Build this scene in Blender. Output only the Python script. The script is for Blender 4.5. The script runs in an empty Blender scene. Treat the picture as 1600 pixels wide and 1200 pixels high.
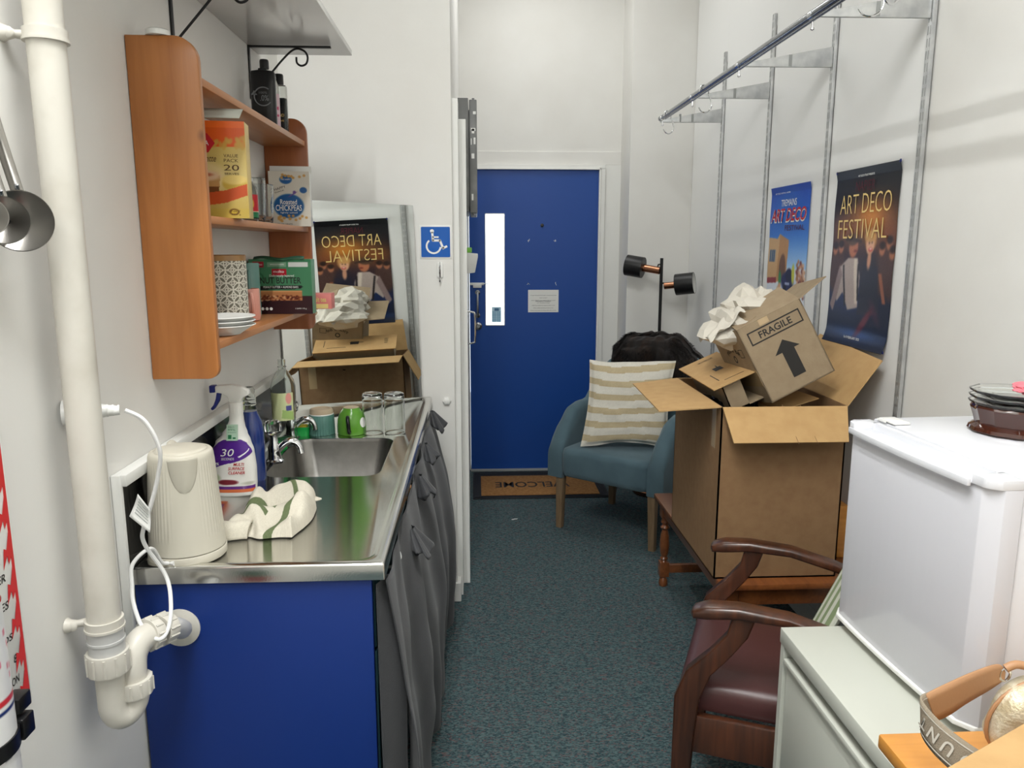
import bpy, bmesh, math, random
import numpy as np
from mathutils import Vector, Matrix, Euler, noise
random.seed(7)
PI = math.pi
SC = bpy.context.scene
COL = SC.collection

# ------------------------------------------------------------------ camera
cam_d = bpy.data.cameras.new('camera'); cam = bpy.data.objects.new('camera', cam_d); COL.objects.link(cam)
cam_d.sensor_width = 36; cam_d.sensor_fit = 'HORIZONTAL'; cam_d.lens = 36*1200/1600; cam_d.clip_start = 0.02
yaw = math.atan(58/1200); pit = math.atan(215/1200)
cam.location = (0, 0, 1.5); cam.rotation_euler = (PI/2-pit, 0, -yaw)
SC.camera = cam
# ------------------------------------------------------------------ world, exposure
w = bpy.data.worlds.new('daylight'); SC.world = w; w.use_nodes = True
w.node_tree.nodes['Background'].inputs[0].default_value = (0.86, 0.93, 1.0, 1)
w.node_tree.nodes['Background'].inputs[1].default_value = 3.0
vs = SC.view_settings; vs.view_transform = 'Standard'; vs.look = 'None'; vs.gamma = 1; vs.use_curve_mapping = False
vs.exposure = 0.28
SC.cycles.max_bounces = 10; SC.cycles.transparent_max_bounces = 12
# ------------------------------------------------------------------ lights (tubes of the ceiling battens)
def tube_light(x, y, z, L, P, col=(0.985, 1.0, 0.995)):
    d = bpy.data.lights.new('tube', 'AREA'); d.shape = 'RECTANGLE'; d.size = 0.05; d.size_y = L; d.energy = P; d.color = col
    o = bpy.data.objects.new('tube_light', d); COL.objects.link(o); o.location = (x, y, z)
for x in (-.35, .0):
    tube_light(x, .55, 3.235, 1.5, 26)
    tube_light(x, -1.7, 3.235, 1.5, 15)  # rear pair, unseen, added as fill from behind the camera
for x in (.32, .48):
    tube_light(x, 4.1, 3.235, 1.1, 4.0)  # passage pair, unseen, added to brighten the door end

# ------------------------------------------------------------------ helpers
def s2l(c):
    c = np.asarray(c, float)/255
    return np.where(c <= .04045, c/12.92, ((c+.055)/1.055)**2.4)
def lin(r, g, b): v = s2l((r, g, b)); return (float(v[0]), float(v[1]), float(v[2]), 1)
def mat(name, col, rough=.5, metal=0, spec=.5, trans=0, ior=1.45, coat=0, bump=None, var=None, sheen=0, emis=None):
    """bump=(scale,strength,detail) ; var=(col2,scale,lo,hi,stretch)"""
    m = bpy.data.materials.new(name); m.use_nodes = True; nt = m.node_tree; N = nt.nodes; L = nt.links
    b = N['Principled BSDF']; b.inputs['Base Color'].default_value = lin(*col); b.inputs['Roughness'].default_value = rough
    b.inputs['Metallic'].default_value = metal; b.inputs['Specular IOR Level'].default_value = spec
    b.inputs['Transmission Weight'].default_value = trans; b.inputs['IOR'].default_value = ior
    b.inputs['Coat Weight'].default_value = coat; b.inputs['Sheen Weight'].default_value = sheen
    tc = N.new('ShaderNodeTexCoord')
    if emis: b.inputs['Emission Color'].default_value = lin(*emis[0]); b.inputs['Emission Strength'].default_value = emis[1]
    if var:
        mp = N.new('ShaderNodeMapping'); L.new(tc.outputs['Object'], mp.inputs[0]); mp.inputs['Scale'].default_value = var[4] if len(var) > 4 else (1, 1, 1)
        n = N.new('ShaderNodeTexNoise'); n.inputs['Scale'].default_value = var[1]; n.inputs['Detail'].default_value = 5; L.new(mp.outputs[0], n.inputs['Vector'])
        r = N.new('ShaderNodeValToRGB'); r.color_ramp.elements[0].position = var[2]; r.color_ramp.elements[1].position = var[3]
        r.color_ramp.elements[0].color = lin(*col); r.color_ramp.elements[1].color = lin(*var[0])
        L.new(n.outputs['Fac'], r.inputs[0]); L.new(r.outputs[0], b.inputs['Base Color'])
    if bump:
        n = N.new('ShaderNodeTexNoise'); n.inputs['Scale'].default_value = bump[0]; n.inputs['Detail'].default_value = bump[2] if len(bump) > 2 else 3
        L.new(tc.outputs['Object'], n.inputs['Vector'])
        bp = N.new('ShaderNodeBump'); bp.inputs['Strength'].default_value = bump[1]; bp.inputs['Distance'].default_value = .002
        L.new(n.outputs['Fac'], bp.inputs['Height']); L.new(bp.outputs[0], b.inputs['Normal'])
    return m
def mat_attr(name, rough=.45, coat=0, bump=None, trans=0):
    m = mat(name, (255, 255, 255), rough, coat=coat, bump=bump)
    a = m.node_tree.nodes.new('ShaderNodeAttribute'); a.attribute_name = 'Col'
    m.node_tree.links.new(a.outputs['Color'], m.node_tree.nodes['Principled BSDF'].inputs['Base Color'])
    return m
ROOT = {}
def thing(name, label, cat, loc=(0, 0, 0), rot=(0, 0, 0), group=None, local=False):
    o = bpy.data.objects.new(name, None); COL.objects.link(o); o.empty_display_size = .05
    o.location = loc; o.rotation_euler = rot; o['label'] = label; o['category'] = cat
    if group: o['group'] = group
    ROOT[o.name] = (Matrix.Identity(4) if local else (Matrix.Translation(loc) @ Euler(rot).to_matrix().to_4x4()).inverted())
    return o
def rootof(o):
    while o.parent: o = o.parent
    return o
class B:
    def __init__(s): s.bm = bmesh.new(); s.cols = None
    def _merge(s, t, M=None):
        if M is not None: t.transform(M)
        me = bpy.data.meshes.new('t'); t.to_mesh(me); t.free(); s.bm.from_mesh(me); bpy.data.meshes.remove(me); return s
    def box(s, x0, x1, y0, y1, z0, z1, bev=0, M=None, seg=2):
        t = bmesh.new(); bmesh.ops.create_cube(t, size=1)
        for v in t.verts: v.co = ((x0+x1)/2+v.co.x*(x1-x0), (y0+y1)/2+v.co.y*(y1-y0), (z0+z1)/2+v.co.z*(z1-z0))
        if bev: bmesh.ops.bevel(t, geom=t.edges[:], offset=bev, segments=seg, affect='EDGES', profile=.5)
        return s._merge(t, M)
    def lathe(s, prof, n=32, M=None, ax=1, rf=None, sx=1, sy=1):
        t = bmesh.new(); rings = []
        for r, z in prof:
            if r < 1e-6: rings.append([t.verts.new((0, 0, z))]); continue
            ring = []
            for i in range(n):
                a = 2*PI*i/n; rr = r*(rf(a, z) if rf else 1)
                ring.append(t.verts.new((rr*math.cos(a)*sx, rr*math.sin(a)*sy, z)))
            rings.append(ring)
        for a, b in zip(rings, rings[1:]):
            for i in range(n):
                j = (i+1) % n
                if len(a) == 1 and len(b) == 1: continue
                if len(a) == 1: t.faces.new((a[0], b[j], b[i]))
                elif len(b) == 1: t.faces.new((a[i], a[j], b[0]))
                else: t.faces.new((a[i], a[j], b[j], b[i]))
        bmesh.ops.recalc_face_normals(t, faces=t.faces[:])
        return s._merge(t, M)
    def loft(s, loops, cap0=True, cap1=True, M=None, closed=False, recalc=True):
        t = bmesh.new(); R = [[t.verts.new(p) for p in lp] for lp in loops]; n = len(R[0])
        prs = list(zip(R, R[1:])) + ([(R[-1], R[0])] if closed else [])
        for a, b in prs:
            for i in range(n):
                j = (i+1) % n; t.faces.new((a[i], a[j], b[j], b[i]))
        if cap0 and not closed: t.faces.new(R[0][::-1])
        if cap1 and not closed: t.faces.new(R[-1])
        if recalc: bmesh.ops.recalc_face_normals(t, faces=t.faces[:])
        return s._merge(t, M)
    def tube(s, pts, r, n=8, smooth=0, closed=False, M=None, flat=1):
        P = [Vector(p) for p in pts]
        if smooth:
            Q = []; m = len(P)
            rng = range(m if closed else m-1)
            for i in rng:
                g = (lambda k: P[k % m]) if closed else (lambda k: P[min(max(k, 0), m-1)])
                p0, p1, p2, p3 = g(i-1), g(i), g(i+1), g(i+2)
                for k in range(smooth):
                    t = k/smooth
                    Q.append(.5*((2*p1)+(p2-p0)*t+(2*p0-5*p1+4*p2-p3)*t*t+(3*p1-p0-3*p2+p3)*t**3))
            if not closed: Q.append(P[-1])
            if isinstance(r, (list, tuple)):
                r = [r[min(int(i/smooth), len(r)-1)]*(1-(i/smooth) % 1)+r[min(int(i/smooth)+1, len(r)-1)]*((i/smooth) % 1) for i in range(len(Q))]
            P = Q
        m = len(P); loops = []; up = None
        for i, p in enumerate(P):
            if closed: d = P[(i+1) % m]-P[i-1]
            else: d = P[min(i+1, m-1)]-P[max(i-1, 0)]
            d.normalize()
            if up is None:
                up = Vector((0, 0, 1)) if abs(d.z) < .9 else Vector((0, 1, 0))
            sd = d.cross(up); sd.normalize(); up = sd.cross(d); up.normalize()
            rr = r[min(i, len(r)-1)] if isinstance(r, (list, tuple)) else r
            loops.append([p+(sd*math.cos(2*PI*k/n)+up*math.sin(2*PI*k/n)*flat)*rr for k in range(n)])
        return s.loft(loops, closed=closed, M=M)
    def prism(s, pts, z0, z1, M=None, bev=0):
        t = bmesh.new(); a = [t.verts.new((x, y, z0)) for x, y in pts]; b = [t.verts.new((x, y, z1)) for x, y in pts]
        t.faces.new(a[::-1]); t.faces.new(b); n = len(pts)
        for i in range(n): t.faces.new((a[i], a[(i+1) % n], b[(i+1) % n], b[i]))
        bmesh.ops.recalc_face_normals(t, faces=t.faces[:])
        if bev: bmesh.ops.bevel(t, geom=t.edges[:], offset=bev, segments=2, affect='EDGES', profile=.5)
        return s._merge(t, M)
    def grid(s, f, nu, nv, M=None, closeu=False):
        t = bmesh.new(); V = [[t.verts.new(f(i/(nu if closeu else nu-1), j/(nv-1))) for i in range(nu)] for j in range(nv)]
        for j in range(nv-1):
            for i in range(nu if closeu else nu-1):
                k = (i+1) % nu; t.faces.new((V[j][i], V[j][k], V[j+1][k], V[j+1][i]))
        return s._merge(t, M)
    def text(s, txt, wd, ht, M, ext=.0003, off=0.0, shear=0, space=1):
        c = bpy.data.curves.new('t', 'FONT'); c.body = txt; c.extrude = 0; c.offset = off; c.shear = shear; c.space_character = space; c.resolution_u = 3
        o = bpy.data.objects.new('t', c); me = bpy.data.meshes.new_from_object(o)
        if len(me.vertices):
            co = np.empty(len(me.vertices)*3); me.vertices.foreach_get('co', co); co = co.reshape(-1, 3)
            lo = co.min(0); hi = co.max(0); sc = np.array([wd/max(hi[0]-lo[0], 1e-6), ht/max(hi[1]-lo[1], 1e-6), 1])
            co = (co-(lo+hi)/2)*sc; co[:, 2] = ext; me.vertices.foreach_set('co', co.ravel())
            t = bmesh.new(); t.from_mesh(me); t.transform(M)
            m2 = bpy.data.meshes.new('t2'); t.to_mesh(m2); t.free(); s.bm.from_mesh(m2); bpy.data.meshes.remove(m2)
        bpy.data.objects.remove(o); bpy.data.curves.remove(c); bpy.data.meshes.remove(me); return s
    def flat(s, pts, M, z=.0003):
        t = bmesh.new(); t.faces.new([t.verts.new((x, y, z)) for x, y in pts]); return s._merge(t, M)
    def obj(s, name, m, parent=None, smooth=True, ang=38, label=None, kind=None, mods=None):
        me = bpy.data.meshes.new(name); s.bm.to_mesh(me); s.bm.free()
        if smooth:
            me.shade_smooth(); me.set_sharp_from_angle(angle=math.radians(ang))
        o = bpy.data.objects.new(name, me); COL.objects.link(o); me.materials.append(m)
        if parent:
            me.transform(ROOT[rootof(parent).name]); o.parent = parent
        if label: o['label'] = label
        if kind: o['kind'] = kind
        return o
    def solo(s, name, m, label, cat, group=None, **k):
        bb = [v.co.copy() for v in s.bm.verts]
        c = Vector(((min(v.x for v in bb)+max(v.x for v in bb))/2, (min(v.y for v in bb)+max(v.y for v in bb))/2, min(v.z for v in bb)))
        bmesh.ops.translate(s.bm, verts=s.bm.verts[:], vec=-c)
        o = s.obj(name, m, **k); o.location = c; o['label'] = label; o['category'] = cat
        ROOT[o.name] = Matrix.Translation(-c)
        if group: o['group'] = group
        return o
def struct(name, b, m, parent=None, smooth=False):
    o = b.obj(name, m, parent, smooth=smooth)
    if not parent: ROOT[o.name] = Matrix.Identity(4)
    o['kind'] = 'structure'; return o
def fr(o, x, y):
    """frame: origin, local x direction, local y direction"""
    x = Vector(x).normalized(); y = Vector(y); z = x.cross(y).normalized(); y = z.cross(x)
    return Matrix(((x.x, y.x, z.x, o[0]), (x.y, y.y, z.y, o[1]), (x.z, y.z, z.z, o[2]), (0, 0, 0, 1)))
T = lambda *v: Matrix.Translation(v)
def Rz(a): return Matrix.Rotation(a, 4, 'Z')
def Rx(a): return Matrix.Rotation(a, 4, 'X')
def Ry(a): return Matrix.Rotation(a, 4, 'Y')
def rr(x0, x1, y0, y1, r, n=6, z=0):
    pts = []
    for cx, cy, a0 in ((x1-r, y1-r, 0), (x0+r, y1-r, PI/2), (x0+r, y0+r, PI), (x1-r, y0+r, 1.5*PI)):
        for k in range(n+1):
            a = a0+PI/2*k/n; pts.append((cx+r*math.cos(a), cy+r*math.sin(a), z))
    return pts
class Pic:
    """printed artwork: colours of the print on a fine grid"""
    def __init__(s, nx, ny, c=(255, 255, 255)):
        s.a = np.zeros((ny, nx, 3))+np.array(c, float); s.X, s.Y = np.meshgrid(np.linspace(0, 1, nx), np.linspace(0, 1, ny)); s.nx = nx; s.ny = ny
    def mix(s, m, c):
        m = m[..., None]*1.0; s.a = s.a*(1-m)+np.array(c, float)*m; return s
    def rect(s, x0, x1, y0, y1, c, al=1): return s.mix(((s.X >= x0) & (s.X <= x1) & (s.Y >= y0) & (s.Y <= y1))*al, c)
    def ell(s, x, y, rx, ry, c, soft=.12, al=1, rot=0):
        dx = s.X-x; dy = s.Y-y; ca, sa = math.cos(rot), math.sin(rot)
        d = np.sqrt(((dx*ca+dy*sa)/rx)**2+((-dx*sa+dy*ca)/ry)**2); return s.mix(np.clip((1+soft-d)/(2*soft), 0, 1)*al, c)
    def glow(s, x, y, rx, ry, c, al=1): return s.mix(np.exp(-(((s.X-x)/rx)**2+((s.Y-y)/ry)**2))*al, c)
    def vgrad(s, y0, y1, c0, c1, x0=0, x1=1):
        m = (s.Y >= y0) & (s.Y <= y1) & (s.X >= x0) & (s.X <= x1); t = np.clip((s.Y-y0)/(y1-y0), 0, 1)[..., None]
        s.a = np.where(m[..., None], np.array(c0, float)*(1-t)+np.array(c1, float)*t, s.a); return s
    def poly(s, pts, c, al=1):
        m = np.zeros(s.X.shape, bool); n = len(pts); j = n-1
        for i in range(n):
            xi, yi = pts[i]; xj, yj = pts[j]
            if yi != yj: m ^= ((yi > s.Y) != (yj > s.Y)) & (s.X < (xj-xi)*(s.Y-yi)/(yj-yi)+xi)
            j = i
        return s.mix(m*al, c)
    def blur(s, n=1):
        for _ in range(n):
            p = np.pad(s.a, ((1, 1), (1, 1), (0, 0)), 'edge'); s.a = (p[:-2, 1:-1]+p[2:, 1:-1]+p[1:-1, :-2]+p[1:-1, 2:]+2*p[1:-1, 1:-1])/6
        return s
    def nz(s, amt, seed=1):
        rs = np.random.RandomState(seed); n = rs.rand(*s.X.shape)-.5; s.a = np.clip(s.a+n[..., None]*amt, 0, 255); return s
    def mesh(s, name, f, m, parent=None, smooth=True, label=None, thick=0):
        """f(u,v)->world point"""
        nx, ny = s.nx, s.ny
        V = [f(s.X[j, i], s.Y[j, i]) for j in range(ny) for i in range(nx)]
        F = [(j*nx+i, j*nx+i+1, (j+1)*nx+i+1, (j+1)*nx+i) for j in range(ny-1) for i in range(nx-1)]
        me = bpy.data.meshes.new(name); me.from_pydata([tuple(v) for v in V], [], F)
        at = me.color_attributes.new('Col', 'FLOAT_COLOR', 'POINT')
        c = np.ones((nx*ny, 4)); c[:, :3] = s2l(s.a.reshape(-1, 3)); at.data.foreach_set('color', c.ravel().astype(np.float32))
        if smooth: me.shade_smooth()
        me.materials.append(m); o = bpy.data.objects.new(name, me); COL.objects.link(o)
        if parent: me.transform(ROOT[rootof(parent).name]); o.parent = parent
        if label: o['label'] = label
        return o
def planef(M, wd, ht): return lambda u, v: M @ Vector(((u-.5)*wd, (v-.5)*ht, .0002))

# ------------------------------------------------------------------ materials
M_wall = mat('wall_paint', (230, 229, 225), .75, bump=(60, .12, 4), var=((223, 221, 216), 3, .3, .75))
M_board = mat('white_panel', (234, 234, 232), .35, bump=(8, .05))
M_trim = mat('trim_paint', (232, 232, 228), .35)
M_ceil = mat('ceiling_paint', (235, 234, 230), .9)
M_joint = mat('joint_grey', (150, 152, 150), .6)
M_blue = mat('blue_door_paint', (18, 70, 150), .42, bump=(180, .08, 3))
M_bluep = mat('blue_melamine', (4, 42, 114), .5, bump=(90, .08, 3))
M_white = mat('white_plastic', (232, 232, 228), .3)
M_cream = mat('cream_plastic', (202, 197, 182), .38)
M_pvc = mat('painted_pvc', (208, 204, 194), .35, var=((194, 189, 177), 14, .45, .8))
M_pvc2 = mat('grey_pvc', (196, 196, 194), .35)
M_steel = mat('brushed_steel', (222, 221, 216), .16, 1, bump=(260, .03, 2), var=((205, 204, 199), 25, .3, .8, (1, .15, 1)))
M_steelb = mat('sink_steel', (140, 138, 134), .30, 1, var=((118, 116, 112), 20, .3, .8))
M_chrome = mat('chrome', (215, 216, 218), .08, 1)
M_spun = mat('spun_steel', (150, 147, 142), .3, 1)
M_chromed = mat('dark_chrome', (150, 152, 156), .22, 1)
M_alu = mat('galvanised_metal', (206, 207, 206), .4, .6, var=((176, 178, 180), 18, .35, .7))
M_mirror = mat('mirror_glass', (248, 252, 249), .0, 1)
M_black = mat('black_metal', (20, 20, 22), .4)
M_blackp = mat('black_plastic', (18, 18, 20), .3)
M_grey = mat('grey_enamel', (118, 119, 118), .45, var=((140, 140, 138), 9, .55, .75))
M_rubber = mat('black_rubber', (38, 40, 44), .6, bump=(300, .3))
M_glass = mat('clear_glass', (250, 252, 250), .02, trans=1, ior=1.45)
M_pet = mat('clear_plastic', (244, 248, 246), .05, trans=1, ior=1.2)
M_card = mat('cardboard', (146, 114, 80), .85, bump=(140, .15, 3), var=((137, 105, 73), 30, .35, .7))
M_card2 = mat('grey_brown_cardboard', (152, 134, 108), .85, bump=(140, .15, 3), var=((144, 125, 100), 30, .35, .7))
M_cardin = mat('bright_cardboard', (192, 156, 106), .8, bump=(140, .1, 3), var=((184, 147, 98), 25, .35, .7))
M_ink = mat('black_ink', (38, 36, 34), .7)
M_tape = mat('packing_tape', (186, 160, 122), .15, coat=.6)
M_paper = mat('packing_paper', (208, 202, 190), .8, bump=(60, .3, 3))
M_white_l = mat('white_ink', (240, 240, 236), .5)
M_red_l = mat('red_ink', (190, 26, 40), .45)
M_darkred_l = mat('dark_red_ink', (92, 22, 40), .45)
M_gold_l = mat('gold_ink', (236, 206, 132), .4)
M_blue_l = mat('blue_ink', (10, 84, 166), .35)
M_green_l = mat('green_ink', (24, 110, 66), .5)
M_purple_l = mat('purple_ink', (84, 38, 140), .35)
M_print = mat_attr('gloss_print', .28)
M_matte = mat_attr('matt_print', .6)
M_fabric_v = mat_attr('woven_cloth', .95, bump=(420, .5, 2))
M_shelfw = mat('white_laminate', (226, 226, 224), .16)
M_debris = mat('paper_scrap', (230, 230, 225), .7)
M_seat = mat('burgundy_vinyl', (78, 46, 45), .33, bump=(60, .12, 3))
M_teal = mat('teal_upholstery', (84, 108, 118), .9, bump=(600, .35, 2), sheen=.15, var=((74, 97, 107), 9, .35, .7))
M_oak = mat('greyed_oak', (140, 116, 88), .5, var=((120, 98, 74), 12, .35, .7, (6, 6, 1)))
M_fur = mat('dark_fur', (22, 16, 14), .9, var=((56, 40, 30), 16, .5, .8), sheen=.1)
M_curt = mat('charcoal_cloth', (62, 63, 66), .7, bump=(260, .2, 2), var=((50, 51, 54), 5, .35, .7), sheen=.15)
M_cabw = mat('offwhite_steel', (196, 198, 188), .4, bump=(500, .03, 2))
M_fridge = mat('fridge_white', (222, 223, 228), .2)
M_fridged = mat('fridge_door_shaded', (206, 206, 212), .13)  # fridge white darkened: shade of the turned-away door put into its colour
M_copper = mat('copper', (168, 116, 88), .25, 1)
M_cable = mat('white_cable', (228, 228, 226), .35)
def wood(name, c1, c2, sc=1.0, rough=.4, axis='Z', knots=False, coat=.2):
    m = bpy.data.materials.new(name); m.use_nodes = True; N = m.node_tree.nodes; L = m.node_tree.links; b = N['Principled BSDF']
    b.inputs['Roughness'].default_value = rough; b.inputs['Coat Weight'].default_value = coat; b.inputs['Coat Roughness'].default_value = .25
    tc = N.new('ShaderNodeTexCoord'); mp = N.new('ShaderNodeMapping'); L.new(tc.outputs['Object'], mp.inputs[0])
    s = {'X': (.08, 1, 1), 'Y': (1, .08, 1), 'Z': (1, 1, .08)}[axis]; mp.inputs['Scale'].default_value = [v*sc for v in s]
    n = N.new('ShaderNodeTexNoise'); n.inputs['Scale'].default_value = 60; n.inputs['Detail'].default_value = 6; n.inputs['Distortion'].default_value = .6; L.new(mp.outputs[0], n.inputs[0])
    n2 = N.new('ShaderNodeTexNoise'); n2.inputs['Scale'].default_value = 14; n2.inputs['Detail'].default_value = 3; L.new(mp.outputs[0], n2.inputs[0])
    mx = N.new('ShaderNodeMath'); mx.operation = 'ADD'; L.new(n.outputs['Fac'], mx.inputs[0]); L.new(n2.outputs['Fac'], mx.inputs[1])
    r = N.new('ShaderNodeValToRGB'); r.color_ramp.elements[0].position = .75/2*1.0; r.color_ramp.elements[1].position = .64
    r.color_ramp.elements[0].color = lin(*c1); r.color_ramp.elements[1].color = lin(*c2)
    dv = N.new('ShaderNodeMath'); dv.operation = 'MULTIPLY'; dv.inputs[1].default_value = .5; L.new(mx.outputs[0], dv.inputs[0]); L.new(dv.outputs[0], r.inputs[0])
    out = r.outputs[0]
    if knots:
        v = N.new('ShaderNodeTexVoronoi'); v.inputs['Scale'].default_value = 7.5; mk = N.new('ShaderNodeMapping'); mk.inputs['Scale'].default_value = (1, 1, .8)
        L.new(tc.outputs['Object'], mk.inputs[0]); L.new(mk.outputs[0], v.inputs[0])
        r2 = N.new('ShaderNodeValToRGB'); r2.color_ramp.elements[0].position = .03; r2.color_ramp.elements[1].position = .1
        L.new(v.outputs['Distance'], r2.inputs[0]); mxx = N.new('ShaderNodeMixRGB'); L.new(r2.outputs[0], mxx.inputs[0])
        mxx.inputs[1].default_value = lin(104, 58, 22); L.new(out, mxx.inputs[2]); out = mxx.outputs[0]
    L.new(out, b.inputs['Base Color']); return m
M_pine = wood('orange_pine', (164, 100, 46), (182, 117, 60), knots=True)
M_piney = wood('orange_pine_shelf', (176, 114, 66), (192, 132, 82), axis='Y')
M_brown = wood('dark_stained_wood', (50, 26, 15), (88, 48, 28), rough=.3, coat=.5)
M_tablew = wood('brown_table_wood', (112, 62, 32), (142, 84, 44), rough=.28, axis='Y', coat=.5)
M_orange = wood('honey_wood', (206, 138, 56), (222, 154, 70), rough=.3, axis='X', coat=.4)
M_lidw = wood('lid_wood', (150, 110, 66), (176, 134, 84), rough=.4)
def carpet():
    m = bpy.data.materials.new('teal_carpet'); m.use_nodes = True; N = m.node_tree.nodes; L = m.node_tree.links; b = N['Principled BSDF']; b.inputs['Roughness'].default_value = .95; b.inputs['Specular IOR Level'].default_value = .15
    tc = N.new('ShaderNodeTexCoord')
    mp = N.new('ShaderNodeMapping'); mp.inputs['Rotation'].default_value = (0, 0, .5); mp.inputs['Scale'].default_value = (1, 2.2, 1); L.new(tc.outputs['Object'], mp.inputs[0])
    n = N.new('ShaderNodeTexNoise'); n.inputs['Scale'].default_value = 75; n.inputs['Detail'].default_value = 2; n.inputs['Distortion'].default_value = 1.2; L.new(mp.outputs[0], n.inputs[0])
    r = N.new('ShaderNodeValToRGB'); e = r.color_ramp.elements; e[0].position = .38; e[0].color = lin(48, 70, 76); e[1].position = .62; e[1].color = lin(98, 120, 122); L.new(n.outputs[0], r.inputs[0])
    n2 = N.new('ShaderNodeTexNoise'); n2.inputs['Scale'].default_value = 48; n2.inputs['Detail'].default_value = 2; n2.inputs['Distortion'].default_value = 2; L.new(mp.outputs[0], n2.inputs[0])
    r2 = N.new('ShaderNodeValToRGB'); e = r2.color_ramp.elements; e[0].position = .57; e[0].color = (0, 0, 0, 1); e[1].position = .63; e[1].color = (.65, .65, .65, 1); L.new(n2.outputs[0], r2.inputs[0])
    mx = N.new('ShaderNodeMixRGB'); L.new(r2.outputs[0], mx.inputs[0]); L.new(r.outputs[0], mx.inputs[1]); mx.inputs[2].default_value = lin(128, 92, 92)
    L.new(mx.outputs[0], b.inputs['Base Color'])
    n3 = N.new('ShaderNodeTexNoise'); n3.inputs['Scale'].default_value = 420; L.new(tc.outputs['Object'], n3.inputs[0])
    ad = N.new('ShaderNodeMath'); ad.operation = 'ADD'; L.new(n.outputs[0], ad.inputs[0]); L.new(n3.outputs[0], ad.inputs[1])
    bp = N.new('ShaderNodeBump'); bp.inputs['Strength'].default_value = .9; bp.inputs['Distance'].default_value = .004; L.new(ad.outputs[0], bp.inputs['Height']); L.new(bp.outputs[0], b.inputs['Normal'])
    return m
M_carpet = carpet()

# ------------------------------------------------------------------ room shell
XL, XR, YB, YN, YP, ZC = -.66, 1.335, 5.06, 4.77, 3.10, 3.30
struct('floor', B().box(-.9, XR+.1, -2.8, YB+.1, -.1, 0), M_carpet)
struct('ceiling', B().box(-.9, XR+.1, -2.8, YB+.1, ZC, ZC+.1), M_ceil)
b = B(); b.box(-.9, XL, -2.8, 2.63, 0, ZC); b.box(-.9, -.735, 2.63, YP, 0, ZC); struct('wall_left', b, M_wall)
struct('wall_right', B().box(XR, XR+.1, -2.8, YB+.1, 0, ZC), M_wall)
b = B(); b.box(-.9, -.035, YB, YB+.1, 0, ZC); b.box(.815, XR, YB, YB+.1, 0, ZC); b.box(-.035, .815, YB, YB+.1, 1.99, ZC)
struct('wall_back', b, M_wall)
struct('wall_nib', B().box(.945, XR, YN, YB, 0, ZC), M_wall)
struct('wall_partition', B().box(-.9, -.085, YP, YB, 0, ZC), M_wall)
struct('wall_front', B().box(-.9, XR+.1, -2.8, -2.7, 0, ZC), M_wall)
b = B(); b.box(-.9+.18, -.068, YP-.016, YP, 0, .085, .003); b.box(-.085, -.068, YP-.002, YP+.1, 0, .085, .002); struct('baseboard_partition', b, M_trim)
struct('baseboard_right', B().box(XR-.014, XR, -2.7, YN, 0, .09, .003), M_trim)
struct('baseboard_nib', B().box(.945, XR-.014, YN-.014, YN, 0, .09, .003), M_trim)
# painted wall boards and their joints on the right wall
b = B()
for y0, y1 in ((2.32, 2.905), (2.935, 3.515), (3.545, 4.185), (4.215, 4.765)):
    b.box(XR-.006, XR, y0, y1, .09, ZC, .0015)
for y in (2.92, 3.53, 4.20): b.box(XR-.0062, XR, y-.017, y+.017, 2.45, ZC)
struct('trim_wall_boards', b, M_board)
# back door casing
b = B()
b.box(.80, .84, YB-.035, YB, 0, 1.988, .002); b.box(.84, .945, YB-.012, YB, 0, 2.012, .002)
b.box(-.04, .84, YB-.035, YB, 1.988, 2.012, .002)
b.box(.80, .812, YB-.045, YB-.03, 0, 2.0, .002); b.box(-.04, .812, YB-.045, YB-.03, 1.98, 1.99, .002)
struct('trim_1', b, M_trim)
struct('trim_4', B().box(-.085, .945, YB-.010, YB, 2.012, 2.095, .003), M_wall)
# blue back door with a narrow glazed slot
DY = YB-.02
b = B(); x0, x1 = -.033, .80; g0, g1, gz0, gz1 = .072, .194, .99, 1.706
b.box(x0, g0, DY, DY+.04, .006, 1.985); b.box(g1, x1, DY, DY+.04, .006, 1.985); b.box(g0, g1, DY, DY+.04, .006, gz0); b.box(g0, g1, DY, DY+.04, gz1, 1.985)
door = struct('door_1', b, M_blue)
b = B()
for q in ((g0-.003, g0+.002, gz0, gz1), (g1-.002, g1+.003, gz0, gz1), (g0, g1, gz0-.003, gz0+.002), (g0, g1, gz1-.002, gz1+.003)): b.box(q[0], q[1], DY-.003, DY+.03, q[2], q[3])
b.obj('glazing_bead', M_trim, door)
M_pane = mat('window_glass', (250, 253, 255), .0, trans=1, ior=1.02)
B().box(g0, g1, DY+.018, DY+.022, gz0, gz1).obj('window_pane', M_pane, door)
b = B(); b.box(.012, .026, DY-.03, DY-.022, 1.05, 1.21, .003)
b.lathe([(0, 0), (.016, 0), (.016, .006), (.008, .01), (.006, .028)], 16, fr((.019, DY, 1.205), (1, 0, 0), (0, 0, 1))@Ry(0)); b.lathe([(0, 0), (.016, 0), (.016, .006), (.008, .01), (.006, .028)], 16, fr((.019, DY, 1.055), (1, 0, 0), (0, 0, 1)))
b.obj('pull_handle', M_chromed, door)
b = B(); b.lathe([(0, .016), (.012, .016), (.014, .012), (.024, .01), (.026, 0), (0, 0)], 24, fr((.022, DY, .985), (1, 0, 0), (0, 0, 1))); b.obj('lock_cylinder', M_chromed, door)
b = B(); b.box(-.03, .06, DY-.012, DY, 1.252, 1.268, .002); b.box(-.01, .045, DY-.018, DY, 1.235, 1.262, .003); b.tube([(.04, DY-.014, 1.262), (.09, DY-.014, 1.262)], .003); b.obj('barrel_bolt', M_white, door)
nt = thing('paper_notice', 'white printed evacuation notice stuck on the blue door', 'notice', (.449, DY-.001, 1.075))
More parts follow.
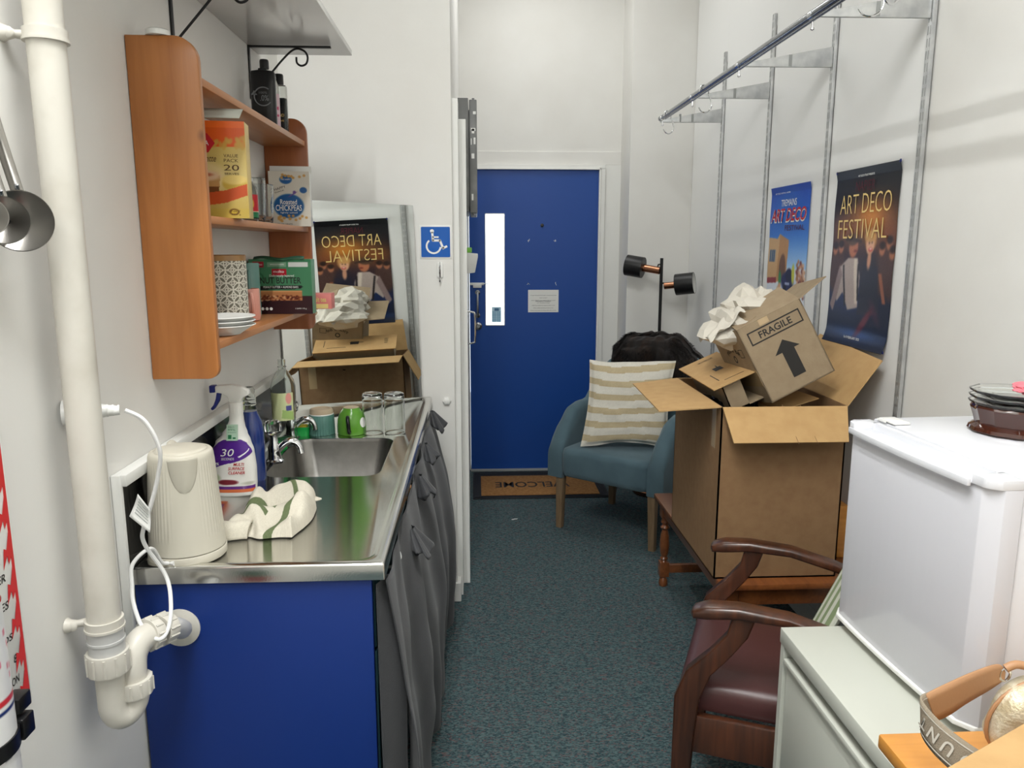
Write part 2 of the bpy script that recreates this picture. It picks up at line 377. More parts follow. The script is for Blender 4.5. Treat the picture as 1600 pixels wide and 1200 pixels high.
NM = fr((.449, DY-.0015, 1.147), (1, 0, 0), (0, 0, 1))
B().box(-.10, .10, -.073, .073, -.001, .0008, M=NM).obj('paper_sheet', M_white, nt)
b = B(); b.text('Evacuation Procedure', .10, .009, NM, .0012, .01)
rs = random.Random(3)
for i in range(7):
    wd = (.17, .05, .16, .08, .15, .13, .17)[i]; b.text(' '.join(''.join(rs.choice('aeionrstlmdu') for _ in range(rs.randint(2, 8))) for _ in range(int(wd*60))), wd, .0055, NM@T(0, .038-i*.0165, 0), .0012)
b.obj('print_lines', M_ink, nt)
B().lathe([(0, 0), (.011, 0), (.011, -.006), (0, -.008)], 16, fr((.438, DY, 1.634), (1, 0, 0), (0, 0, 1))@Rx(PI)).obj('door_viewer', M_blackp, door)
b = B()
for x, z in ((.351, 1.537), (.526, 1.537), (.352, 1.261), (.529, 1.261)):
    for k in range(3): a = rs.random()*6; b.box(-.007, .007, -.0012, .0012, 0, .0006, M=fr((x, DY, z), (1, 0, 0), (0, 0, 1))@Rz(a)@T(.003*k, 0, 0))
b.obj('tape_residue', M_white, door, kind='stuff')
st = Pic(24, 34, (190, 220, 235))
for i in range(1, 6): st.rect(i/6-.02, i/6+.02, 0, .7, (80, 150, 190))
for i in range(1, 7): st.rect(0, 1, i/9-.015, i/9+.015, (80, 150, 190))
st.rect(.3, .75, .75, .92, (70, 120, 160))
st.mesh('window_sticker', planef(fr((.142, DY+.015, 1.058), (1, 0, 0), (0, 0, 1)), .062, .10), M_print, door)
struct('trim_threshold', B().box(-.035, .82, YB-.05, YB+.08, 0, .012, .003), M_joint)
# outside landing seen through the slot
struct('floor_outside', B().box(-1.5, 2.2, YB+.1, 8, -.12, -.02), M_joint)

# side door / cupboard of the passage
b = B(); b.box(-.087, -.06, YP+.05, YP+.17, 0, 2.07, .002); struct('trim_2', b, M_trim)
b = B(); b.box(-.085, -.031, YP+.17, YP+.215, .0, 2.01, .002); b.box(-.085, -.037, YP+.215, 4.3, .0, 2.01, .002)
d2 = struct('door_2', b, M_trim)
b = B(); b.tube([(-.038, 3.5, 1.21), (-.01, 3.5, 1.205), (.0, 3.5, 1.19), (.0, 3.5, 1.08), (-.01, 3.5, 1.065), (-.038, 3.5, 1.06)], .004, 8, 5); b.obj('door_handle', M_chrome, d2)
b = B(); b.box(-.0368, -.033, 3.51, 3.53, .96, 1.01, .001); b.obj('key_plate', M_chromed, d2)
sb = thing('switchboard', 'grey chipped metal electrical box above the side door', 'electrical box', (-.04, 3.7, 1.66))
b = B(); b.box(-.085, -.022, 3.56, 4.15, 1.655, 2.145, .003); b.obj('box_body', M_grey, sb)
b = B(); b.box(-.018, .016, 3.57, 4.14, 1.65, 2.14, .004); b.box(-.022, -.018, 3.60, 4.1, 1.68, 2.1); b.obj('box_door', M_grey, sb)
for z in (1.64, 2.135): B().tube([(.0, 3.6, z), (.0, 3.6, z+.015)], .006).obj('hinge', M_chromed, sb)
b = B(); rs = random.Random(5)
for i in range(7): 
    z = 1.7+rs.random()*.4; b.box(-.014+rs.random()*.02, -.008+rs.random()*.022, 3.5685, 3.5705, z, z+.01+rs.random()*.02)
b.obj('chipped_paint', M_white, sb, kind='stuff')
ds = thing('dispenser', 'small white wall dispenser below the grey electrical box', 'dispenser', (-.02, 3.8, 1.36))
B().prism([(-.037, 1.47), (.017, 1.465), (.017, 1.45), (.002, 1.375), (-.037, 1.37)], 3.75, 3.87, Matrix(((1, 0, 0, 0), (0, 0, 1, 0), (0, 1, 0, 0), (0, 0, 0, 1))), .003).obj('dispenser_body', M_white, ds)
B().box(-.037, -.012, 3.76, 3.84, 1.47, 1.495, .004).obj('refill', mat('lime_plastic', (130, 200, 80), .4), ds)

# ceiling battens; those behind the camera and near the door are added fill
for i, (x, y, L, g) in enumerate(((-.175, .55, 1.5, .175), (-.175, -1.7, 1.5, .175), (.4, 4.1, 1.1, .08))):
    t = thing('ceiling_light', ('white twin-tube ceiling light above the sink end of the room', 'unseen white twin-tube fill light added behind the camera', 'short unseen twin-tube fill light added near the blue door')[i], 'light', (x, y, 3.24))
    B().box(x-g-.04, x+g+.04, y-L/2-.03, y+L/2+.03, 3.262, 3.30, .004).obj('housing', M_white, t)
    for s in (-1, 1): B().tube([(x+s*g, y-L/2, 3.25), (x+s*g, y+L/2, 3.25)], .013, 12).obj('tube', mat('tube_glow', (255, 250, 240), .3, emis=((255, 250, 240), 4)), t)

# ------------------------------------------------------------------ sink bench
CT = .9
t = thing('sink_bench', 'stainless steel sink bench top with bowl and drainer over the blue cupboard', 'sink bench', (-.42, 2.2, .865))
x0, x1, y0, y1 = -.655, -.178, 1.404, 3.07
L = []
bx0, bx1, by0, by1 = -.575, -.262, 2.005, 2.425
L.append(rr(bx0+.05, bx1-.05, by0+.05, by1-.05, .05, 8, CT-.150))
L.append(rr(bx0+.028, bx1-.028, by0+.028, by1-.028, .055, 8, CT-.146))
L.append(rr(bx0+.016, bx1-.016, by0+.016, by1-.016, .055, 8, CT-.130))
L.append(rr(bx0+.004, bx1-.004, by0+.004, by1-.004, .05, 8, CT-.02))
L.append(rr(bx0+.001, bx1-.001, by0+.001, by1-.001, .05, 8, CT-.009))
bowl = B().loft(L, True, False)
L = [rr(bx0, bx1, by0, by1, .05, 8, CT-.008), rr(bx0-.006, bx1+.006, by0-.006, by1+.006, .054, 8, CT-.006),
     rr(x0+.03, x1-.032, y0+.032, y1-.03, .03, 8, CT-.006), rr(x0+.024, x1-.026, y0+.026, y1-.024, .035, 8, CT-.004), rr(x0+.017, x1-.019, y0+.019, y1-.017, .04, 8, CT),
     rr(x0, x1-.004, y0+.004, y1, .004, 8, CT), rr(x0, x1-.001, y0+.001, y1, .004, 8, CT-.002), rr(x0, x1, y0, y1, .004, 8, CT-.005), rr(x0, x1, y0, y1, .004, 8, CT-.034), rr(x0, x1-.004, y0+.004, y1, .004, 8, CT-.035)]
b = B().loft(L, False, False, recalc=False); bmesh.ops.recalc_face_normals(b.bm, faces=b.bm.faces[:]); b.obj('worktop', M_steel, t, ang=50)
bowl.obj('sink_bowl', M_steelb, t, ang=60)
b = B(); b.lathe([(0, CT-.149), (.028, CT-.149), (.034, CT-.146), (.036, CT-.1495)], 24, T(-.42, 2.2, 0)); b.obj('drain', M_chromed, t)

t = thing('sink_cupboard', 'blue painted cupboard carrying the steel sink bench', 'cupboard', (-.42, 2.2, 0))
b = B(); b.box(-.655, -.224, 1.43, 3.065, .06, .08); b.box(-.655, -.224, 3.047, 3.065, .0, .863); b.box(-.655, -.645, 1.43, 3.047, .08, .863); b.obj('cupboard_body', M_bluep, t)
B().box(-.655, -.205, 1.412, 1.429, .0, .863, .0015).obj('end_panel', M_bluep, t)
M_tealp = mat('teal_drawer_paint', (52, 88, 98), .5)
for k, (ya, yb) in enumerate(((1.45, 1.93), (1.95, 2.48), (2.5, 3.04))):
    d = B().box(-.222, -.204, ya, yb, .70, .853, .002).obj('drawer', M_tealp, t)
    ym = (ya+yb)/2
    B().tube([(-.205, ym-.05, .79), (-.188, ym-.045, .79), (-.178, ym, .79), (-.188, ym+.045, .79), (-.205, ym+.05, .79)], .004, 8, 4).obj('drawer_handle', M_white, d)
for k, (ya, yb) in enumerate(((1.45, 1.93), (1.95, 2.48), (2.5, 3.04))):
    B().box(-.222, -.204, ya, yb, .08, .69, .002).obj('cupboard_door', M_tealp, t)
B().box(-.2035, -.178, 2.02, 2.045, .815, .855, .003).obj('timber_clip', M_orange, t)
for x in (-.49, -.39, -.29): B().lathe([(0, .006), (.008, .004), (.011, 0), (0, 0)], 16, fr((x, 1.412, .405), (1, 0, 0), (0, 0, 1))).obj('screw_cap', M_bluep, t)

# curtain over the cupboard front
rs = random.Random(11)
def curt(u, v):
    y = 1.425+u*1.53; far = u
    z0 = .855-.0*u; zb = .02+.10*u+.02*math.sin(u*9)
    z = z0+(zb-z0)*v
    fold = (math.sin(u*46+1.4*math.sin(v*3+u*5)) * .5+math.sin(u*23+2*v)*.5)*(.008+.024*v)
    bul = (.018+.040*u)*math.sin(min(v*1.15, 1)*PI*.62)+.032*u*math.sin(v*PI*.85)
    near = .045*(max(0, 1-u*5))*v
    x = -.178+bul+fold+near+.006*noise.noise(Vector((u*9, v*6, 1)))
    return Vector((max(x, -.198), y+.012*math.sin(v*7+u*20), z))
t = thing('cupboard_curtain', 'charcoal cloth curtain hung in folds along the front of the sink cupboard', 'curtain', (-.16, 2.2, .02))
o = B().grid(curt, 220, 60).obj('curtain_cloth', M_curt, t, ang=180); md = o.modifiers.new('thickness', 'SOLIDIFY'); md.thickness = .0015; md.offset = 1
def tuft(cx, cy, cz, s, seed):
    """gathered cloth ear, a cone-like crumple"""
    def f(u, v):
        a = 2*PI*u; r = s*(.25+.85*v)*(1+.22*math.sin(5*a+seed)+.12*math.sin(9*a+2*seed))
        r *= (1 if v < .85 else 1-(v-.85)*3)
        return Vector((cx+r*.55*math.cos(a)+.035*v*s/.06, cy+r*1.1*math.sin(a), cz-s*1.35*v+s*.55*math.sin(a*2+seed)*v*.5))
    return B().grid(f, 40, 14, closeu=True)
for k, (cy, cz, s) in enumerate(((2.86, .885, .05), (2.48, .858, .042), (2.18, .84, .046), (1.86, .80, .05))):
    tuft(-.165, cy, cz, s, k*1.7+.4).obj('gathered_knot', M_curt, t, ang=180)
def flapc(u, v):
    y = 1.418-.012*math.sin(v*3)+.05*u; return Vector((-.198+u*(.018+.075*v*(1-.25*v)+.012*math.sin(v*8))+.012*v, y-.018*math.sin(u*3+v*4)*v, .85-v*.80-.05*u*v))
o = B().grid(flapc, 16, 40).obj('turned_corner', M_curt, t, ang=180); md = o.modifiers.new('thickness', 'SOLIDIFY'); md.thickness = .0015

# splashback
t = thing('splashback', 'dark glossy splashback with white painted timber edging behind the kettle', 'splashback', (-.65, 2.0, .9))
B().box(-.6595, -.650, 1.385, 2.60, .902, 1.07).obj('splash_panel', mat('dark_splash', (66, 66, 66), .12, .75), t)
b = B(); b.box(-.6595, -.634, 1.372, 2.60, 1.07, 1.092, .002); b.box(-.6595, -.643, 1.366, 1.378, .74, 1.0925, .002); b.obj('timber_edging', M_trim, t)

# mirror in the corner
th, ph = math.radians(45.5), math.radians(2.25)
n = Vector((math.sin(th)*math.cos(ph), -math.cos(th)*math.cos(ph), math.sin(ph)))
xd = Vector((math.cos(th), math.sin(th), 0)); yd = n.cross(xd)
MM = Matrix(((xd.x, yd.x, n.x, -.215), (xd.y, yd.y, n.y, 3.045), (xd.z, yd.z, n.z, .902), (0, 0, 0, 1)))
t = thing('mirror', 'frameless wall mirror standing on the bench in the corner behind the taps', 'mirror', (-.43, 2.83, .902))
B().box(-.61, 0, .0, .755, -.006, 0, M=MM).obj('mirror_glass', M_mirror, t, smooth=False)
b = B(); b.box(-.61, 0, .0, .755, -.0085, -.0062, M=MM); b.obj('mirror_backing', M_joint, t, smooth=False)

# ------------------------------------------------------------------ pine wall shelf unit
t = thing('wall_shelf_unit', 'orange pine open shelf unit with rounded ends fixed above the sink', 'shelf unit', (-.6, 2.08, 1.23))
prof = [(-.659, 1.232), (-.525, 1.232)]
def side(y0, y1):
    pts = [(-.659, 1.232)]+[(-.525-.022+.022*math.sin(a), 1.232+.022-.022*math.cos(a)) for a in np.linspace(0, PI/2, 6)]+[(-.525-.045+.045*math.cos(a), 1.895-.045+.045*math.sin(a)) for a in np.linspace(0, PI/2, 8)]+[(-.659, 1.895)]
    return B().prism(pts, -y1, -y0, Matrix(((1, 0, 0, 0), (0, 0, -1, 0), (0, 1, 0, 0), (0, 0, 0, 1))), .002)
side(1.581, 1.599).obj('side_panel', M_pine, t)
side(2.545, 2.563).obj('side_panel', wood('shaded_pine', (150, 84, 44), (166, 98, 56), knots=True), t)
for z in (1.826, 1.561, 1.305): B().box(-.659, -.531, 1.599, 2.545, z-.016, z, .0015).obj('shelf', M_piney, t)
# small white lid on top: stands on the side panel and shelf edge
B().lathe([(0, .012), (.018, .012), (.022, .009), (.0225, 0), (0, 0)], 32, T(-.60, 1.592, 1.8955)).solo('jar_lid', M_white, 'small round white lid on the top edge of the pine shelf unit', 'lid')
# canister
t = thing('canister', 'grey and white patterned canister with a wooden lid on the bottom pine shelf', 'canister', (-.606, 1.92, 1.306))
P = Pic(260, 130, (118, 114, 100)); lw = .09
cu = (P.X*10) % 1-.5; cv = (P.Y*5.2) % 1-.5
for ox, oy in ((0, 0), (.5, .5), (-.5, .5), (.5, -.5), (-.5, -.5)):
    d = np.hypot(cu-ox, cv-oy); P.mix((abs(d-.11) < .042), (228, 224, 210)); P.mix((abs(d-.5) < .045), (228, 224, 210))
P.mix(np.minimum(abs(cu+cv), abs(cu-cv)) < .0, (228, 224, 210))
P.mesh('canister_body', lambda u, v: (-.606+.0495*math.cos(-2*PI*u), 1.92-.0495*math.sin(2*PI*u)*-1, 1.306+.16*v), M_matte, t)
B().lathe([(0, .1595), (.047, .1595), (.0495, .160), (.0495, .1725), (.047, .174), (0, .174)], 40, T(-.606, 1.92, 1.306)).obj('canister_lid', M_lidw, t)
# plates
for k in range(3):
    r = .079; z = 1.3065+k*.0095
    t = thing('plate', ('lowest white saucer plate of the stack on the bottom pine shelf', 'middle white saucer plate of the stack on the bottom pine shelf', 'top white saucer plate with black lettering in the stack')[k], 'plate', (-.572, 1.745, z), group='stacked white plates', local=True)
    b = B().lathe([(0, .002), (.04, .002), (.042, 0), (.045, 0), (.05, .004), (r-.01, .016), (r, .021), (r-.001, .0225), (r-.012, .018), (.05, .0075), (.044, .0055), (0, .0055)], 48)
    b.obj('dish', M_white, t)
    if k == 2:
        b = B(); b.text('HH', .02, .012, T(-.01, -.045, .0062), .0, .02); b.text('Hi YOU', .034, .012, T(.012, -.058, .0085), .001, .02); b.obj('lettering', M_ink, t)
# mugs on the bottom shelf
def mug(name, label, loc, r, h, m, rot, hm=None, rim=None, flip=False, ribs=0, cat='mug', top=None, hr=.0045):
    t = thing(name, label, cat, loc, (PI if flip else 0, 0, rot), local=True)
    top = top or r
    pr = [(0, .003), (r*.8, .0), (r*.93, .002), (r, .012), (top, h-.003), (top-.0015, h), (top-.004, h-.002), (top-.0045, h*.5), (r-.005, .012), (0, .008)]
    rf = (lambda a, z: 1+.015*math.cos(a*ribs) if .01 < z < h*.86 else 1) if ribs else None
    B().lathe(pr, 96 if ribs else 40, rf=rf).obj('cup', m, t)
    if hm is not False:
        B().tube([(0, -top+.002, h*.82), (0, -top-.018, h*.84), (0, -top-.03, h*.62), (0, -top-.026, h*.36), (0, -r+.001, h*.2)], hr, 8, 6, flat=1.2).obj('handle', hm or m, t)
    return t
M_pink = mat('pink_glaze', (216, 152, 136), .3); M_tealg = mat('teal_glaze', (108, 152, 144), .25)
mug('mug', 'pink ribbed mug between the patterned canister and the green box', (-.604, 2.075, 1.3055), .034, .085, M_pink, .5, ribs=16)
mug('mug', 'pale teal mug behind the pink mug on the bottom pine shelf', (-.622, 2.165, 1.3055), .030, .15, M_tealg, .3)
# printed cartons
def carton(name, label, cat, x0, x1, yf, dep, z0, h, pic, side, rz=0, px=(80, 100), mat_=None):
    t = thing(name, label, cat, ((x0+x1)/2, yf+dep/2, z0), (0, 0, rz), local=True)
    W = x1-x0
    B().box(-W/2, W/2, -dep/2, dep/2, 0, h, .0008).obj('carton', mat_ or side, t)
    M = fr((0, -dep/2-.0008, h/2), (1, 0, 0), (0, 0, 1))
    if pic: pic.mesh('printed_front', planef(M, W, h), M_print, t)
    return t, M@T(0, 0, .0004), W, h
P = Pic(90, 140, (226, 192, 84)); P.vgrad(0, .35, (202, 172, 84), (212, 190, 118)); P.vgrad(.35, .8, (216, 196, 130), (204, 176, 94))
P.rect(0, 1, .74, 1, (222, 92, 30)); P.rect(0, 1, .93, 1, (236, 106, 36))
rs2 = random.Random(2)
for i in range(60): x = rs2.random(); P.ell(x, .735+rs2.random()*.07*(.4+x), .035, .025, (206, 160, 70), .3, .8, rs2.random()*3)
P.ell(.42, .42, .3, .17, (236, 214, 160), .2, .7); P.poly([(.2, .44), (.64, .44), (.60, .24), (.25, .24)], (196, 150, 92)); P.poly([(.23, .33), (.62, .33), (.60, .24), (.25, .24)], (116, 70, 36)); P.ell(.42, .44, .22, .055, (228, 196, 160), .2); P.ell(.42, .45, .12, .02, (190, 110, 80), .3)
P.ell(.83, .36, .17, .08, (206, 170, 70), .1); P.ell(.83, .40, .17, .05, (232, 204, 120), .2)
P.poly([(0, .10), (.3, .115), (.7, .16), (1, .24), (1, .36), (.7, .29), (.3, .245), (0, .22)], (200, 84, 40)); P.rect(.0, 1, 0, .10, (206, 178, 84)); P.ell(.8, .065, .07, .035, (120, 80, 30)); P.ell(.8, .065, .045, .02, (222, 190, 66))
t, M, W, h = carton('coffee_box', 'tall yellow and orange latte sachet box on the middle pine shelf', 'box', -.655, -.500, 1.755, .062, 1.5615, .205, P, mat('yellow_carton', (214, 186, 110), .4), rz=.13)
b = B(); b.prism([(-.05, .016), (.0, .032), (.0, -.0), (-.05, -.016)], 0, .0003, M@T(-.012, .045, 0)); b.flat([(-.04, -.02), (.03, -.02), (.045, 0), (.03, .02), (-.04, .02)], M@T(-.03, .056, 0), .0006); b.obj('brand_patch', M_red_l, t)
b = B().text('MOCCONA', .06, .0105, M@T(-.028, .056, 0), .0009, .01); b.obj('brand_lettering', M_white_l, t)
b = B(); b.text('VALUE', .03, .007, M@T(.046, .03, 0)); b.text('PACK', .03, .007, M@T(.046, .02, 0)); b.text('20', .032, .0125, M@T(.046, .005, 0)); b.text('SERVES', .03, .0045, M@T(.046, -.008, 0)); b.text('Caramel Latte', .075, .014, M@T(-.022, .024, 0), shear=.35); b.text('NET', .02, .004, M@T(.05, -.088, 0)); b.text('275 g', .02, .004, M@T(.05, -.095, 0)); b.obj('print_lines', mat('brown_ink', (84, 52, 20), .5), t)
ROOT[t.name] = Matrix.Identity(4)
B().grid(lambda u, v: Vector((-.07+.138*u+.006*v, -.03+.02*v, .212+.022*v)), 4, 4).obj('open_flap', M_cabw, t).modifiers.new('t', 'SOLIDIFY').thickness = .0008
# chickpeas
P = Pic(70, 100, (214, 208, 196)); P.ell(.47, .37, .37, .22, (22, 88, 150), .06)
P.ell(.42, .85, .15, .08, (22, 88, 150), .1); P.ell(.84, .66, .09, .055, (22, 88, 150), .1)
for i in range(26):
    x = .2+rs2.random()*.7; y = (.88+rs2.random()*.06) if i < 9 else (.08+rs2.random()*.12+.12*max(0, x-.6)); P.ell(x, y, .035, .024, (198, 150, 80), .25)
P.ell(.62, .62, .04, .03, (110, 80, 150), .2); P.ell(.57, .58, .12, .012, (110, 80, 150), .3, 1, .4)
t, M, W, h = carton('chickpea_box', 'white roasted chickpeas box at the far end of the middle pine shelf', 'box', -.630, -.508, 2.46, .05, 1.5615, .165, P, M_white, rz=.1)
b = B(); b.text('Roasted', .05, .015, M@T(-.004, -.009, 0), .0006, .01); b.text('CHICKPEAS', .078, .018, M@T(-.004, -.027, 0), .0006, .01); b.text('lightly salted', .05, .006, M@T(-.004, -.042, 0), .0006); b.text('THE HAPPY', .03, .004, M@T(-.01, .058, 0), .0006); b.obj('lettering', M_white_l, t)
b = B(); b.text('HAPPY', .036, .007, M@T(-.028, .032, 0)@Rz(.3), .0006); b.text('SNACK', .03, .004, M@T(-.03, .022, 0)@Rz(.3), .0006); b.text('NET 100 GRAMS', .05, .0045, M@T(-.02, -.076, 0), .0006); b.obj('print_lines', M_ink, t)
b = B().box(-.062, .064, -.01, -.008, .165, .185, .0004, M=Rx(-.15)); ROOT[t.name] = Matrix.Identity(4); b.obj('open_flap', M_white, t)
# nut butter box
P = Pic(90, 84, (70, 128, 92)); P.rect(0, 1, 0, .33, (52, 28, 34)); P.rect(.0, .84, .25, .43, (182, 122, 78)); P.rect(0, .84, .40, .43, (206, 150, 100))
for i in range(120): P.ell(rs2.random()*.82, .24+rs2.random()*.10, .02, .014, rs2.choice([(120, 60, 36), (206, 160, 120), (90, 34, 26)]), .3)
P.rect(.0, 1, .94, 1, (60, 120, 84)); P.rect(.06, .24, .85, .96, (150, 30, 46)); P.rect(.3, .6, .86, .95, (120, 156, 128)); P.rect(.64, .95, .86, .95, (206, 208, 204)); P.rect(.36, .60, .70, .83, (170, 26, 44)); P.poly([(.08, .44), (.82, .46), (.86, .50), (.82, .53), (.08, .51)], (30, 28, 30))
P.ell(.15, .68, .08, .07, (40, 96, 64), .12); P.ell(.15, .68, .055, .05, (70, 128, 92), .12)
t, M, W, h = carton('snack_box', 'green nut butter bar box standing on the bottom pine shelf', 'box', -.652, -.474, 2.28, .05, 1.3055, .158, P, mat('green_carton', (98, 150, 116), .4), rz=.0)
b = B(); b.text('NUT BUTTER', .118, .018, M@T(.0, .018, 0), .0006, .012); b.obj('lettering', M_ink, t)
b = B(); b.text('PEANUT BUTTER + ALMOND BARS', .10, .006, M@T(.0, -.001, 0), .0006); b.text('molto', .03, .008, M@T(-.004, .044, 0), .0006); b.text('molto', .02, .005, M@T(-.06, .064, 0), .0006); b.text('Deliciously layered', .07, .008, M@T(.004, .031, 0), .0006); b.text('WHOLE FOODS', .04, .004, M@T(-.008, .064, 0), .0006); b.text('5 BARS 175 g', .032, .005, M@T(.055, -.064, 0), .0006)
for k in range(3): b.lathe([(0, .0006), (.0045, .0006)], 14, M@T(-.055+k*.012, -.064, 0))
b.obj('light_lettering', M_white_l, t)
ROOT[t.name] = Matrix.Identity(4); B().grid(lambda u, v: Vector((-.075+.145*u, -.03+.012*v, .157+.008*v+.003*math.sin(u*9))), 20, 3).obj('torn_flap', mat('green_carton_dark', (40, 84, 62), .5), t).modifiers.new('t', 'SOLIDIFY').thickness = .0008
t, M, W, h = carton('tea_box', 'small pink carton sticking out past the far end of the bottom shelf', 'box', -.572, -.452, 2.455, .06, 1.3055, .048, None, mat('pink_carton', (222, 128, 122), .5))
b = B(); b.text('fruit tea', .045, .016, M@T(.022, .006, 0), .0006, .02); b.flat([(-.0, -.022), (.05, -.022), (.05, -.008), (-.0, -.008)], M, .0004); b.obj('print_lines', M_gold_l, t)
# sauce bottle and tumblers
t = thing('sauce_bottle', 'clear squeeze bottle with red and green label beside the latte box', 'bottle', (-.582, 2.075, 1.5615), local=True)
B().lathe([(0, .001), (.02, 0), (.0215, .003), (.0215, .075), (.019, .09), (.012, .1), (.011, .104), (0, .104)], 32).obj('bottle_body', M_pet, t)
P = Pic(60, 40, (200, 30, 40)); P.rect(0, 1, 0, .24, (20, 120, 70)); P.rect(.0, 1, .24, .27, (236, 220, 190)); P.ell(.82, .6, .06, .22, (240, 196, 60)); P.ell(.5, .6, .06, .22, (240, 196, 60)); P.ell(.5, .6, .03, .1, (200, 60, 40))
P.mesh('printed_label', lambda u, v: (.0219*math.cos(2*PI*u), .0219*math.sin(2*PI*u), .012+.058*v), M_print, t)
b = B(); b.lathe([(0, .104), (.011, .104), (.012, .112), (.006, .116), (.0045, .134), (0, .135)], 24); b.obj('nozzle', M_white, t)
def glass(label, loc, r, h, grp, flip=False, top=None, base=.008, facets=0):
    t = thing('drinking_glass', label, 'glass', (loc[0], loc[1], loc[2]+(h if flip else 0)), (PI if flip else 0, 0, 0), group=grp, local=True)
    top = top or r; wl = .0013
    pr = [(0, 0), (r*.8, 0), (r*.85, .0002), (r*.95, .003), (r, .012), (r+(top-r)*.08, .018), (r+(top-r)*.5, h*.5), (top, h-.006), (top, h-.001), (top-.0006, h), (top-wl, h-.001), (top-wl, h-.006), (r+(top-r)*.5-wl, h*.5), (r-wl+(top-r)*.1, base+.016), (r-wl, base+.01), (r-.006, base+.002), (r-.010, base), (r-.014, base), (0, base)]
    B().lathe(pr, 48, rf=(lambda a, z: 1+.012*math.cos(a*facets)) if facets else None).obj('glass_body', M_glass, t, ang=60); return t
glass('clear tumbler on the middle pine shelf behind the red-labelled bottle', (-.60, 2.175, 1.5615), .030, .12, 'tumblers on the middle shelf', top=.035)
glass('clear tumbler on the middle pine shelf next to the chickpeas box', (-.60, 2.26, 1.5615), .030, .11, 'tumblers on the middle shelf', top=.035)
# toiletries on the top shelf
t = thing('shampoo_bottle', 'flat black bottle with grey circular arrow on the top pine shelf', 'bottle', (-.588, 2.30, 1.8265), local=True)
def oval(w0, d0, z, n=28): return [(w0*math.copysign(abs(math.cos(a))**.8, math.cos(a)), d0*math.copysign(abs(math.sin(a))**.8, math.sin(a)), z) for a in [2*PI*k/n for k in range(n)]]
B().loft([oval(.030, .018, 0), oval(.034, .02, .004), oval(.035, .02, .148), oval(.032, .017, .155), oval(.012, .011, .158), oval(.011, .011, .162)]).obj('bottle_body', M_blackp, t)
B().lathe([(0, .162), (.0125, .162), (.0125, .182), (.011, .186), (0, .186)], 24, T(.006, .0, 0)).obj('bottle_cap', M_black, t)
b = B(); Mb = fr((.004, -.0206, .085), (1, 0, 0), (0, 0, 1))
b.loft([[(.026*math.cos(a), .026*math.sin(a), z) for a in np.linspace(.9, 5.6, 30)]+[(.023*math.cos(a), .023*math.sin(a), z) for a in np.linspace(5.6, .9, 30)] for z in (.0002, .0006)], M=Mb)
b.prism([(-.033, .004), (-.016, .004), (-.0245, .016)], .0002, .0006, Mb); b.text('100%', .022, .006, Mb@T(0, .010, 0), .0004); b.text('.0%', .024, .016, Mb@T(.003, -.004, 0), .0004, .01); b.obj('printed_mark', mat('grey_ink', (120, 122, 126), .4), t)
t = thing('spray_mist_bottle', 'square clear bottle with black cap at the far end of the top pine shelf', 'bottle', (-.585, 2.475, 1.8265), local=True)
B().box(-.021, .021, -.014, .014, 0, .152, .004).obj('bottle_body', M_pet, t); B().box(-.0175, .0175, -.0105, .0105, .004, .115, .003).obj('dark_label', mat('dark_glass_label', (40, 44, 46), .15), t)
B().lathe([(0, .152), (.0135, .152), (.0135, .18), (.012, .184), (0, .184)], 24).obj('bottle_cap', M_blackp, t)
b = B(); Mb = fr((0, -.0146, .06), (1, 0, 0), (0, 0, 1)); b.text('AND', .024, .008, Mb@T(.002, .004, 0), .0); b.text('OLIVE', .026, .005, Mb@T(0, -.012, 0), .0); b.obj('lettering', M_gold_l, t)
t = thing('slim_bottle', 'slim clear bottle with pink print between the black and square bottles', 'bottle', (-.578, 2.385, 1.8265), local=True)
B().lathe([(0, 0), (.012, 0), (.013, .003), (.013, .13), (.006, .15), (.006, .16), (0, .16)], 28).obj('bottle_body', M_pet, t)
P = Pic(20, 30, (226, 196, 206)); P.rect(.2, .9, .3, .35, (200, 60, 110)); P.rect(.2, .9, .5, .6, (200, 60, 110)); P.mesh('printed_label', lambda u, v: (.0133*math.cos(2*PI*u), .0133*math.sin(2*PI*u), .02+.09*v), M_print, t)

# white upper shelf on scroll brackets
t = thing('white_wall_shelf', 'glossy white wall shelf on black scroll brackets above the pine unit', 'shelf', (-.52, 1.9, 2.08))
B().box(-.6595, -.373, 1.15, 2.54, 2.081, 2.097, .001).obj('shelf_board', M_shelfw, t)
for y in (1.83, 2.43):
    b = B(); b.box(-.6595, -.655, y-.007, y+.007, 1.93, 2.081, .001); b.box(-.6595, -.418, y-.007, y+.007, 2.0755, 2.0805, .001)
    c = (-.505, 2.045)
    pts = [(-.655, y, 1.94)]+[(-.655+(k/5)*.115, y, 1.94+.125*(k/5)) for k in range(1, 5)]+[(-.535, y, 2.066), (-.515, y, 2.0735), (-.495, y, 2.066), (-.487, y, 2.05), (-.492, y, 2.032), (-.507, y, 2.026), (-.519, y, 2.034), (-.520, y, 2.05)]
    b.tube(pts, .003, 8, 4); b.obj('scroll_bracket', M_black, t)

